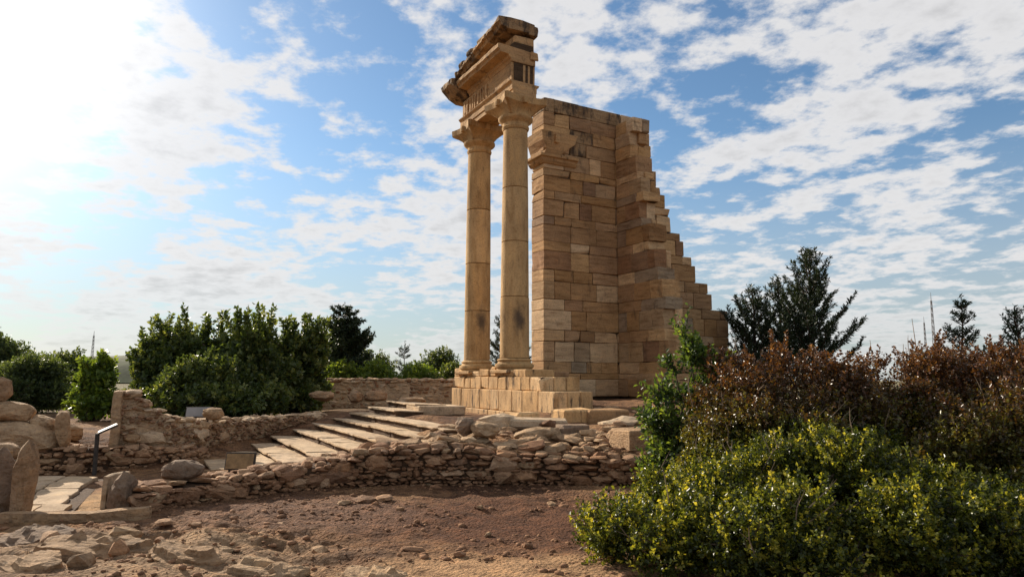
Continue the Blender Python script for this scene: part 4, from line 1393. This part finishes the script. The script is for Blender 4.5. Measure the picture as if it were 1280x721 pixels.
# pebbles nobody could count
def pebbles():
    rng = np.random.default_rng(4)
    N = 6500
    x = rng.uniform(-6.5, 3.5, N)
    y = 5.2 + (rng.random(N) ** 1.3) * 5.6
    keep = fbm(x * 1.3, y * 1.3, 3, 5) > .42
    x, y = x[keep], y[keep]
    on_path = (np.abs(x + 6.2 + (y - 9.4) * .45) < .95) & (y > 7.9)
    x, y = x[~on_path], y[~on_path]
    z = terrain(x, y)
    base = bmesh.new()
    bmesh.ops.create_icosphere(base, subdivisions=1, radius=1.0)
    bv = np.array([v.co[:] for v in base.verts]); bf_ = np.array([[v.index for v in f.verts] for f in base.faces])
    base.free()
    r = .007 + .034 * rng.random(len(x)) ** 6
    sc = np.stack([r * rng.uniform(.8, 1.7, len(x)), r * rng.uniform(.7, 1.3, len(x)), r * rng.uniform(.4, .8, len(x))], 1)
    a = rng.uniform(0, 6.28, len(x))
    jit = 1 + rng.uniform(-.25, .25, (len(x), len(bv), 3))
    V = bv[None] * jit * sc[:, None, :]
    c, s = np.cos(a)[:, None], np.sin(a)[:, None]
    VX = V[..., 0] * c - V[..., 1] * s + x[:, None]
    VY = V[..., 0] * s + V[..., 1] * c + y[:, None]
    VZ = V[..., 2] + (z + r * .2)[:, None]
    co = np.stack([VX, VY, VZ], -1).reshape(-1, 3)
    fa = (bf_[None] + (np.arange(len(x)) * len(bv))[:, None, None]).reshape(-1, 3)
    me = tri_mesh('pebbles', co, fa)
    tag(link('pebbles', me, M['rubble']), 'pebbles and clods scattered over the brown earth', 'pebbles', kind='stuff')


def tri_mesh(name, co, fa, tint=None, smooth=False):
    me = bpy.data.meshes.new(name)
    me.vertices.add(len(co))
    me.vertices.foreach_set('co', np.ascontiguousarray(co, dtype=np.float32).ravel())
    me.loops.add(fa.size)
    me.loops.foreach_set('vertex_index', np.ascontiguousarray(fa, dtype=np.int32).ravel())
    me.polygons.add(len(fa))
    me.polygons.foreach_set('loop_start', np.arange(0, fa.size, fa.shape[1], dtype=np.int32))
    if smooth:
        me.polygons.foreach_set('use_smooth', np.ones(len(fa), dtype=bool))
    if tint is not None:
        at = me.attributes.new('tint', 'FLOAT', 'POINT')
        at.data.foreach_set('value', np.ascontiguousarray(tint, dtype=np.float32))
    me.update(calc_edges=True)
    return me


pebbles()


# ------------------------------------------------------------------ foliage
def norm(v):
    return v / np.maximum(np.linalg.norm(v, axis=-1, keepdims=True), 1e-9)


def leaf_mesh(name, P, D, size, width, rng, tint, droop=0.25):
    """folded rhombic leaves: P root, D direction, 4 verts / 2 tris each"""
    n = len(P)
    rv = norm(rng.normal(size=(n, 3)))
    side = norm(np.cross(D, rv))
    up = np.cross(side, D)
    L = size[:, None]
    Wd = (size * width)[:, None]
    tip = P + D * L - up * L * droop * .4
    mid = P + D * L * .5
    l = mid + side * Wd + up * Wd * .35
    r = mid - side * Wd + up * Wd * .35
    co = np.stack([P, r, tip, l], 1).reshape(-1, 3)
    b = np.arange(n)[:, None] * 4
    fa = np.concatenate([b + np.array([0, 1, 2]), b + np.array([0, 2, 3])], 1).reshape(-1, 3)
    return tri_mesh(name, co, fa, np.repeat(tint, 4))


def shrub(name, label, cat, base, lobes, leaf, mat, seed, twigs=900, per=12, twig_len=.32, shell=.55, up=.5, width=.32, group=None, limbs=True, tint_pow=1.0, trunk_r=.06, shoots=0, shoot_len=.7, grad=None, fill=0, dry=0):
    """crown = leafy twigs spread through lobes (cx,cy,cz,rx,ry,rz), relative to base"""
    rng = np.random.default_rng(seed)
    root = empty(name, base)
    tag(root, label, cat, group)
    lob = np.array(lobes, float)
    vol = lob[:, 3] * lob[:, 4] * lob[:, 5]
    vol = vol ** .75
    if fill:
        vol[-fill:] *= .55
    which = rng.choice(len(lob), twigs, p=vol / vol.sum())
    d = norm(rng.normal(size=(twigs, 3)))
    rad_ = shell + (1 - shell) * rng.random(twigs) ** .6
    # lumpy outline
    lump = 1 + .22 * np.sin(d[:, 0] * 5 + which * 1.7) * np.cos(d[:, 2] * 6 + which) + rng.normal(0, .06, twigs)
    c = lob[which, :3] + d * lob[which, 3:] * (rad_ * lump)[:, None]
    keep = c[:, 2] > 0.04
    c, d, which = c[keep], d[keep], which[keep]
    td = norm(d * .7 + np.array([0, 0, up]) + rng.normal(0, .35, d.shape))
    tl = twig_len * rng.uniform(.6, 1.3, len(c))
    if shoots:
        # upright leafy shoots standing out of the outline
        wt_ = np.clip(c[:, 2] - np.percentile(c[:, 2], 70), 0, None) + 1e-4
        si = rng.choice(len(c), shoots, p=wt_ / wt_.sum())
        sel = c[si]
        td_s = norm(np.array([0, 0, 1.0]) + rng.normal(0, .25, sel.shape))
        k = 5
        cs = np.concatenate([sel + td_s * (shoot_len * j / k) for j in range(k)])
        c = np.concatenate([c, cs]); td = np.concatenate([td] + [norm(td_s + rng.normal(0, .25, td_s.shape)) for _ in range(k)])
        tl = np.concatenate([tl, np.full(len(cs), shoot_len / k * 1.3)])
    n = len(c)
    t = (np.arange(per) + .5) / per
    P = c[:, None, :] + td[:, None, :] * (tl[:, None] * (t[None] - .35))[..., None]
    rnd = norm(rng.normal(size=(n, per, 3)))
    sd = norm(np.cross(np.broadcast_to(td[:, None, :], rnd.shape), rnd))
    D = norm(sd * .85 + td[:, None, :] * .55 + rng.normal(0, .15, rnd.shape))
    tw_t = rng.random(n)
    T = np.clip(tw_t[:, None] * .8 + rng.random((n, per)) * .3, 0, 1) ** tint_pow
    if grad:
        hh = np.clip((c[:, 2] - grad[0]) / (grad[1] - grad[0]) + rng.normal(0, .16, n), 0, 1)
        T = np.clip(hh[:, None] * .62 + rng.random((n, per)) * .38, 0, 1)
    sz = leaf * rng.uniform(.65, 1.25, (n, per))
    me = leaf_mesh('foliage', P.reshape(-1, 3), D.reshape(-1, 3), sz.ravel(), width, rng, T.ravel())
    f = link('foliage', me, M[mat], root)
    f['kind'] = 'stuff'
    # limbs and twigs
    vs, fs = [], []
    rr = random.Random(seed)
    for i, lb in enumerate(lob):
        a = Vector((rr.uniform(-.12, .12), rr.uniform(-.12, .12), -.15))
        e = Vector(lb[:3]) + Vector((0, 0, lb[5] * .35))
        m_ = a.lerp(e, .5) + Vector((rr.uniform(-.2, .2), rr.uniform(-.2, .2), .1)) * min(1.0, e.length * .5)
        tube(vs, fs, [a, a.lerp(m_, .5), m_, m_.lerp(e, .5), e], [trunk_r, trunk_r * .8, trunk_r * .6, trunk_r * .4, trunk_r * .15], 6)
    for j in range(0, min(n, 700), 1):
        jj = rr.randrange(n)
        p = Vector(c[jj]); q = p + Vector(td[jj]) * tl[jj] * .6
        w = lob[which[jj]] if jj < len(which) else None
        s_ = p - Vector(td[jj]) * tl[jj] * .8
        if w is not None:
            s_ = p.lerp(Vector(w[:3]), .35)
        tube(vs, fs, [s_, p, q], [.010, .006, .002], 3)
    link('branches', mesh('branches', vs, fs), M['bark'], root)
    if dry:
        vs, fs = [], []
        for _ in range(dry):
            jj = rr.randrange(len(which))
            p = Vector(c[jj]) + Vector(td[jj]) * .05
            d_ = (Vector(td[jj]) + Vector((rr.uniform(-.6, .6), rr.uniform(-.5, .2), rr.uniform(-.1, .7)))).normalized()
            l_ = rr.uniform(.12, .34)
            k_ = p + d_ * l_ * .5 + Vector((rr.uniform(-.03, .03), rr.uniform(-.03, .03), 0))
            tube(vs, fs, [p - d_ * .1, k_, p + d_ * l_], [.006, .004, .0015], 4)
            tube(vs, fs, [k_, k_ + (d_ + Vector((rr.uniform(-.7, .7), 0, rr.uniform(-.2, .6)))).normalized() * l_ * .4], [.003, .0012], 3)
        link('dry_twigs', mesh('dry_twigs', vs, fs), M['dry_wood'], root)['kind'] = 'stuff'
    return root


def conifer(name, label, base, h, spread, seed, lean=0.0, whorls=16, start=.12, droop=-.35, dens=1.0, group=None, mat='leaf_pine', asym=0.0, needle=.10):
    rng = np.random.default_rng(seed)
    rr = random.Random(seed)
    root = empty(name, base)
    tag(root, label, 'tree', group)
    vs, fs = [], []
    pts = [Vector((lean * (k / 6) ** 1.4 + rr.uniform(-.04, .04), rr.uniform(-.04, .04), h * k / 6 - (.2 if k == 0 else 0))) for k in range(7)]
    tube(vs, fs, pts, [.11 * h / 5 * (1 - .92 * k / 6) for k in range(7)], 8)
    link('trunk', mesh('trunk', vs, fs), M['bark'], root)
    bv, bf_ = [], []
    NP, ND, NS = [], [], []
    for w in range(whorls):
        t = start + (1 - start) * (w + rr.uniform(-.3, .3)) / whorls
        t = min(max(t, .02), .985)
        k = t * 6; i = min(5, int(k)); c = pts[i].lerp(pts[i + 1], k - i)
        nb = rr.randint(4, 6)
        a0 = rr.uniform(0, 6.28)
        for j in range(nb):
            a = a0 + 6.28 * j / nb + rr.uniform(-.35, .35)
            Lb = spread * (1 - t) ** .75 * min(1, .55 + t * 1.6) * rr.uniform(.4, 1.15) * (1 + asym * math.cos(a)) + .10
            el = -droop + .35 * t + rr.uniform(-.12, .12)
            d = Vector((math.cos(a) * math.cos(el), math.sin(a) * math.cos(el), math.sin(el)))
            p0 = c; p1 = c + d * Lb * .5; p2 = p1 + (d + Vector((0, 0, .35))).normalized() * Lb * .5
            tube(bv, bf_, [p0, p1, p2], [.022 * (1 - t) + .008, .012, .003], 4)
            # branchlets
            nbl = max(3, int(Lb * 9 * dens))
            for q in range(nbl):
                u = .2 + .8 * (q + rr.random()) / nbl
                o_ = (p0.lerp(p1, u * 2) if u < .5 else p1.lerp(p2, u * 2 - 1))
                s_ = Vector((-math.sin(a), math.cos(a), 0)) * rr.choice((-1, 1))
                bd = (d * .7 + s_ * rr.uniform(.2, .9) + Vector((0, 0, rr.uniform(.1, .7)))).normalized()
                bl = rr.uniform(.14, .34) * (.5 + .5 * (1 - t)) * min(1.3, .6 + Lb * .5)
                m_ = int(26 * bl / .2)
                tt = np.linspace(0, 1, m_)
                Pq = np.array(o_)[None] + np.array(bd)[None] * (bl * tt)[:, None]
                NP.append(Pq)
                ND.append(norm(np.array(bd)[None] * .75 + norm(rng.normal(size=(m_, 3))) * .8))
                NS.append(np.full(m_, needle) * rng.uniform(.6, 1.2, m_))
    # leader
    m_ = 60
    Pq = np.array(pts[-1])[None] + np.array([[0, 0, 1.0]]) * (np.linspace(-.5, .12, m_) * 1.0)[:, None]
    NP.append(Pq); ND.append(norm(np.array([[0, 0, .6]]) + norm(rng.normal(size=(m_, 3))))); NS.append(np.full(m_, needle))
    link('branches', mesh('branches', bv, bf_), M['bark'], root)
    P, D, Z = np.concatenate(NP), np.concatenate(ND), np.concatenate(NS)
    me = leaf_mesh('foliage', P, D, Z, .13, rng, rng.random(len(P)), 0)
    f = link('foliage', me, M[mat], root)
    f['kind'] = 'stuff'
    return root


def gz(x, y):
    return (x, y, zt(x, y, False) - .02)


# --- big leafy shrubs left of the temple
GS = 'leafy evergreen shrubs behind the ruined wall'
def crown_px(px, py, Y):
    p = at_Y(px, py, Y)
    return p


def px_shrub(label, px_c, Y, half_w_px, top_py, seed, mat='leaf_dark', leaf=.10, lobes=7, name='shrub', twigs=1500, per=13, **kw):
    """shrub standing on the ground at distance Y, crown fitted to its pixel width and top"""
    b = at_Y(px_c, 471, Y)
    x = float(b[0])
    base = gz(x, Y)
    topz = float(at_Y(px_c, top_py, Y)[2]) - base[2]
    hw = half_w_px / 853 * Y
    rr = random.Random(seed)
    L = []
    for i in range(lobes * 3):
        a = 6.28 * i / lobes + rr.uniform(-.4, .4)
        f = rr.random()
        r = hw * rr.uniform(.45, .92) * (1 - .55 * f)
        zc = topz * (.22 + .66 * f)
        q = rr.uniform(.17, .30)
        L.append((math.cos(a) * r, math.sin(a) * r * .8, zc, hw * q * 1.25, hw * q * 1.2, topz * q * .62))
    L.append((0, 0, topz * .55, hw * .42, hw * .42, topz * .26))
    L.append((0, 0, topz * .28, hw * .72, hw * .65, topz * .26))
    return shrub(name, label, 'shrub', base, L, leaf, mat, seed, twigs=twigs, per=per, **kw)


px_shrub('tall dark green shrub with upright shoots right of fresh green bush', 222, 21.0, 62, 418, 1, twigs=2300, shoots=40, shoot_len=1.0, group=GS, leaf=.14)
px_shrub('broadest dark evergreen shrub in the middle of shrubs left of temple', 305, 20.5, 70, 418, 2, twigs=2600, shoots=45, shoot_len=1.0, group=GS, leaf=.14)
px_shrub('rightmost dark evergreen shrub of the clump beside the conifer', 372, 22.0, 45, 424, 3, twigs=1700, shoots=30, shoot_len=.9, group=GS, leaf=.14)
px_shrub('low dark shrub filling the gap under the broad evergreen shrubs', 265, 19.0, 80, 452, 4, twigs=2200, shoots=15, shoot_len=.4, leaf=.11)
px_shrub('fresh yellow-green bush left of the ruined wall tall end', 118, 18.5, 29, 462, 5, 'leaf_fresh', twigs=620, shoots=26, shoot_len=.55, leaf=.12, shell=.25)
px_shrub('dense rounded grey-green bush at far left', 38, 22.0, 56, 444, 6, 'leaf_round', twigs=3400, leaf=.075, shell=.7)
px_shrub('dark rounded tree crown behind the grey-green bush at far left', 0, 30.0, 48, 410, 7, 'leaf_round', twigs=2600, leaf=.10, shell=.7)
px_shrub('dark shrub peeking between grey-green bush and tall shrubs', 85, 27.0, 40, 440, 8, 'leaf_dark', twigs=1600, leaf=.10)
px_shrub('dark dense shrub under the ragged conifer beside the leafy shrubs', 432, 28, 34, 408, 9, 'leaf_pine', twigs=1700, leaf=.12, shoots=30, shoot_len=.6)
# hedge behind the boundary wall
for k, (px, hw, top, Y, m_, lab) in enumerate(((428, 34, 452, 27, 'leaf_fresh', 'leftmost low bright bush of the hedge behind boundary wall'), (478, 38, 455, 26.5, 'leaf_fresh', 'second low bright bush of the hedge behind boundary wall'), (528, 38, 456, 26, 'leaf_fresh', 'third low bright bush of the hedge behind boundary wall'), (565, 30, 455, 25.5, 'leaf_dark', 'rightmost low bush of the hedge beside the podium'),
                                               (465, 30, 440, 33, 'leaf_dark', 'dark bush rising behind the hedge by the conifer'), (545, 34, 438, 34, 'leaf_dark', 'dark bush rising behind the hedge near the columns'))):
    px_shrub(lab, px, Y, hw, top, 30 + k, m_, leaf=.10, lobes=5, twigs=900, group='bushes of the hedge behind the boundary wall')

# --- conifers
def px_conifer(label, px, Y, top, spread_px, seed, **kw):
    b = at_Y(px, 471, Y)
    base = gz(float(b[0]), Y)
    h = float(at_Y(px, top, Y)[2]) - base[2]
    return conifer('conifer_tree', label, base, h, spread_px / 853 * Y, seed, **kw)


GC = 'conifers on the horizon'
px_conifer('tallest dark conifer right of the stepped temple wall', 1018, 21, 315, 92, 1, whorls=21, droop=-.62, dens=.85, needle=.12, group=GC, asym=.0)
px_conifer('shorter dark conifer touching the stepped temple wall', 945, 22, 362, 78, 2, whorls=14, droop=-.62, dens=.85, needle=.12, group=GC)
px_conifer('mid-height dark conifer between the tallest one and the temple wall', 978, 23, 350, 74, 8, whorls=15, droop=-.62, dens=.85, needle=.12, group=GC)
px_conifer('small narrow conifer left of the one at right edge', 1207, 16, 376, 34, 3, whorls=11, droop=-.4, group=GC)
px_conifer('dark conifer cut off by the right picture edge', 1276, 15, 390, 48, 4, whorls=12, droop=-.45, group=GC)
px_conifer('ragged flat-topped conifer behind the leafy shrubs', 428, 28, 384, 74, 5, whorls=9, droop=-.05, dens=2.0, group=GC, start=.5, needle=.15)
px_conifer('tiny spiky conifer above the hedge left of the columns', 505, 34, 430, 26, 6, whorls=9, droop=-.18, group=GC)
px_conifer('dark conifer seen between and behind the columns', 632, 27, 386, 42, 7, whorls=14, droop=-.30, dens=1.5, group=GC)

# --- big bush in the right foreground
def bush(label, cat, base, lobes, leaf, mat, seed, **kw):
    return shrub('bush', label, cat, base, lobes, leaf, mat, seed, **kw)


def clumps(big, n, r, seed):
    """many small clumps over the surface of a few large lobes, so that dark gaps stay between"""
    rr = random.Random(seed)
    out = []
    while len(out) < n:
        c = rr.choice(big)
        d = Vector((rr.gauss(0, 1), rr.gauss(0, 1), rr.gauss(0, 1))).normalized()
        if d.z < -.35 or d.y > .75:
            continue
        p = Vector((c[0] + d.x * c[3] * .98, c[1] + d.y * c[4] * .98, c[2] + d.z * c[5] * .98))
        inside = any(((p.x - b[0]) / b[3]) ** 2 + ((p.y - b[1]) / b[4]) ** 2 + ((p.z - b[2]) / b[5]) ** 2 < .62 for b in big if b is not c)
        if inside or p.z < .08:
            continue
        q = r * rr.uniform(.6, 1.35)
        out.append((p.x, p.y, p.z, q, q, q * .8))
    return out


def inner(big):
    return [(c[0], c[1], c[2], c[3] * .82, c[4] * .82, c[5] * .82) for c in big]


up1 = [(-.5, .15, 1.0, .26, .26, .2), (.15, .1, 1.12, .24, .24, .2), (.6, -.1, .85, .28, .28, .22), (1.25, -.2, .95, .26, .26, .2), (1.8, -.3, .85, .28, .28, .22), (2.3, -.5, 1.0, .26, .26, .2), (-.9, -.1, .85, .25, .25, .2), (1.0, .1, 1.2, .22, .22, .18), (2.0, .1, 1.25, .24, .24, .18), (.2, -.5, .8, .28, .25, .2)]
b1 = [(-2.2, -1.5, .10, .45, .45, .26), (-1.55, -1.75, .15, .65, .5, .32), (-.7, -1.85, .2, .8, .5, .40), (.2, -1.9, .15, .8, .5, .38), (-1.65, -.95, .22, .5, .6, .30), (-1.05, -1.1, .28, .7, .6, .44), (-.4, -.9, .40, .85, .7, .50), (.4, -1.2, .25, .9, .6, .42), (1.3, -1.3, .15, .8, .6, .36), (-.75, -.3, .50, .6, .6, .40), (-.1, -.3, .52, .7, .7, .40)]
bush('yellow-green leafy bush filling the lower right foreground', 'bush', gz(3.4, 7.6), clumps(b1, 120, .25, 1) + inner(b1)[:0] + up1 + inner(b1),
     .035, 'leaf_yellow', 61, twigs=18500, per=13, twig_len=.15, shell=.35, up=.6, width=.34, trunk_r=.03, tint_pow=.95, fill=len(b1), dry=90)
b2 = [(-1.6, -.9, .70, .6, .55, .5), (-.7, -1.2, .70, .8, .5, .55), (.3, -1.4, .62, .8, .5, .55), (1.2, -1.8, .6, .8, .5, .55), (-1.45, -.2, 1.12, .6, .7, .55), (-.9, -.2, 1.24, .9, .7, .55), (0, -.2, 1.15, .9, .8, .58), (.9, -.3, 1.15, .9, .8, .62), (1.7, -.6, 1.15, .8, .8, .62), (2.4, -1.2, 1.0, .8, .8, .72), (-1.2, -.6, .75, .8, .7, .6), (0, -.9, .75, .9, .7, .6), (1.1, -1.3, .75, .9, .7, .62), (1.9, -1.9, .65, .8, .7, .62)]
bush('rust-brown leaved bush rising behind the yellow-green bush', 'bush', gz(4.3, 8.6), clumps(b2, 125, .25, 2) + [(-1.9, -1.75, .55, .26, .26, .2), (-1.2, -1.9, .62, .28, .26, .2), (-.5, -2.0, .66, .26, .26, .2), (.3, -2.1, .55, .3, .28, .2), (.9, -2.3, .5, .3, .28, .22), (1.5, -2.4, .48, .3, .28, .22), (-1.6, -1.4, .8, .26, .26, .2), (-.2, -1.8, .8, .26, .26, .2), (.7, -1.9, .72, .28, .26, .2)] + inner(b2),
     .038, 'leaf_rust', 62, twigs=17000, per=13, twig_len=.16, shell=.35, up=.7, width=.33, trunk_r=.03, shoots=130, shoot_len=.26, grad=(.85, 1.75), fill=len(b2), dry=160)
bush('dark green sapling standing at the left of the rust bush', 'sapling', gz(2.25, 8.9),
     [(.02, 0, 2.16, .09, .09, .20), (.14, 0, 1.86, .20, .18, .15), (-.14, 0, 1.74, .13, .13, .12), (.40, 0, 1.58, .30, .24, .17), (-.30, -.05, 1.42, .20, .2, .14), (.06, 0, 1.32, .24, .22, .2), (-.40, -.1, 1.08, .22, .24, .17), (.36, 0, 1.12, .42, .3, .26), (-.1, -.1, .80, .40, .35, .26), (-.24, -.15, .48, .40, .35, .28), (.66, 0, 1.38, .2, .2, .15)],
     .075, 'leaf_sapling', 63, twigs=780, per=12, twig_len=.26, shell=.1, up=.9, width=.26, trunk_r=.025, shoots=14, shoot_len=.3)
b3 = [(-.5, -.4, .15, .7, .5, .36), (.3, -.4, .2, .7, .5, .38), (0, 0, .2, .8, .5, .36), (.9, -.2, .22, .6, .5, .38)]
bush('deep green bush in the bottom right corner', 'bush', gz(4.4, 6.2), clumps(b3, 32, .22, 3) + inner(b3),
     0.036, 'leaf_yellow', 64, twigs=5600, per=13, twig_len=.16, shell=.4, up=.6, width=.28, trunk_r=.03, tint_pow=1.4)
# bare sticks above the rust bush
rb = random.Random(9)
for k, (px, top, lean, lab) in enumerate(((1140, 398, -.12, 'tallest bare forked stick rising out of the rust bush'), (1128, 430, .1, 'short bare twig rising left of the forked stick'), (1088, 425, -.05, 'thin bare twig above the rust bush right of the conifer'), (1150, 425, -.2, 'slanted bare twig right of the forked stick'))):
    Y = 8.7
    p = at_Y(px, top, Y)
    q = at_Y(px + 8, 500, Y)
    root = empty('bare_branch', (float(q[0]), float(q[1]), float(q[2]) - .9))
    tag(root, lab, 'branch')
    o0 = Vector(root.location)
    vs, fs = [], []
    a, b = Vector(map(float, q)) - Vector((0, 0, .9)), Vector(map(float, p))
    ms = [a.lerp(b, t) + Vector((rb.uniform(-.02, .02), rb.uniform(-.02, .02), 0)) - o0 for t in (0, .3, .55, .8, 1)]
    tube(vs, fs, ms, [.014, .011, .009, .006, .003], 5)
    for t in (.5, .65, .8):
        s_ = a.lerp(b, t) - o0
        tube(vs, fs, [s_, s_ + Vector((rb.uniform(-.10, .10), rb.uniform(-.05, .05), rb.uniform(.08, .2)))], [.006, .002], 4)
    link('stick', mesh('stick', vs, fs), M['dry_wood'], root)


# ------------------------------------------------------------------ far masts
def mast(label, px, top, Y, w):
    x = float(at_Y(px, 471, Y)[0])
    h = float(at_Y(px, top, Y)[2]) + 2
    root = empty('antenna_mast', (x, Y, -2.2))
    tag(root, label, 'mast')
    vs, fs = [], []
    n = 16
    for i in range(3):
        a = 2.09 * i
        tube(vs, fs, [(math.cos(a) * w, math.sin(a) * w, 0), (math.cos(a) * w * .25, math.sin(a) * w * .25, h)], [.06, .04], 4)
    for k in range(n):
        f0, f1 = k / n, (k + 1) / n
        for i in range(3):
            a, b = 2.09 * i, 2.09 * (i + 1)
            w0, w1 = w * (1 - .75 * f0), w * (1 - .75 * f1)
            tube(vs, fs, [(math.cos(a) * w0, math.sin(a) * w0, h * f0), (math.cos(b) * w1, math.sin(b) * w1, h * f1)], [.03, .03], 3)
    link('lattice', mesh('lattice', vs, fs), M['mast'], root)
    vs, fs = [], []
    tube(vs, fs, [(0, 0, h), (0, 0, h * 1.08)], [.05, .03], 5)
    link('aerial', mesh('aerial', vs, fs), M['mast'], root)


mast('taller lattice antenna mast on the right horizon', 1171, 374, 130, .5)
mast('shorter lattice antenna mast left of the taller one', 1160, 402, 150, .45)
mast('thin antenna mast on the far left horizon', 113, 418, 140, .5)
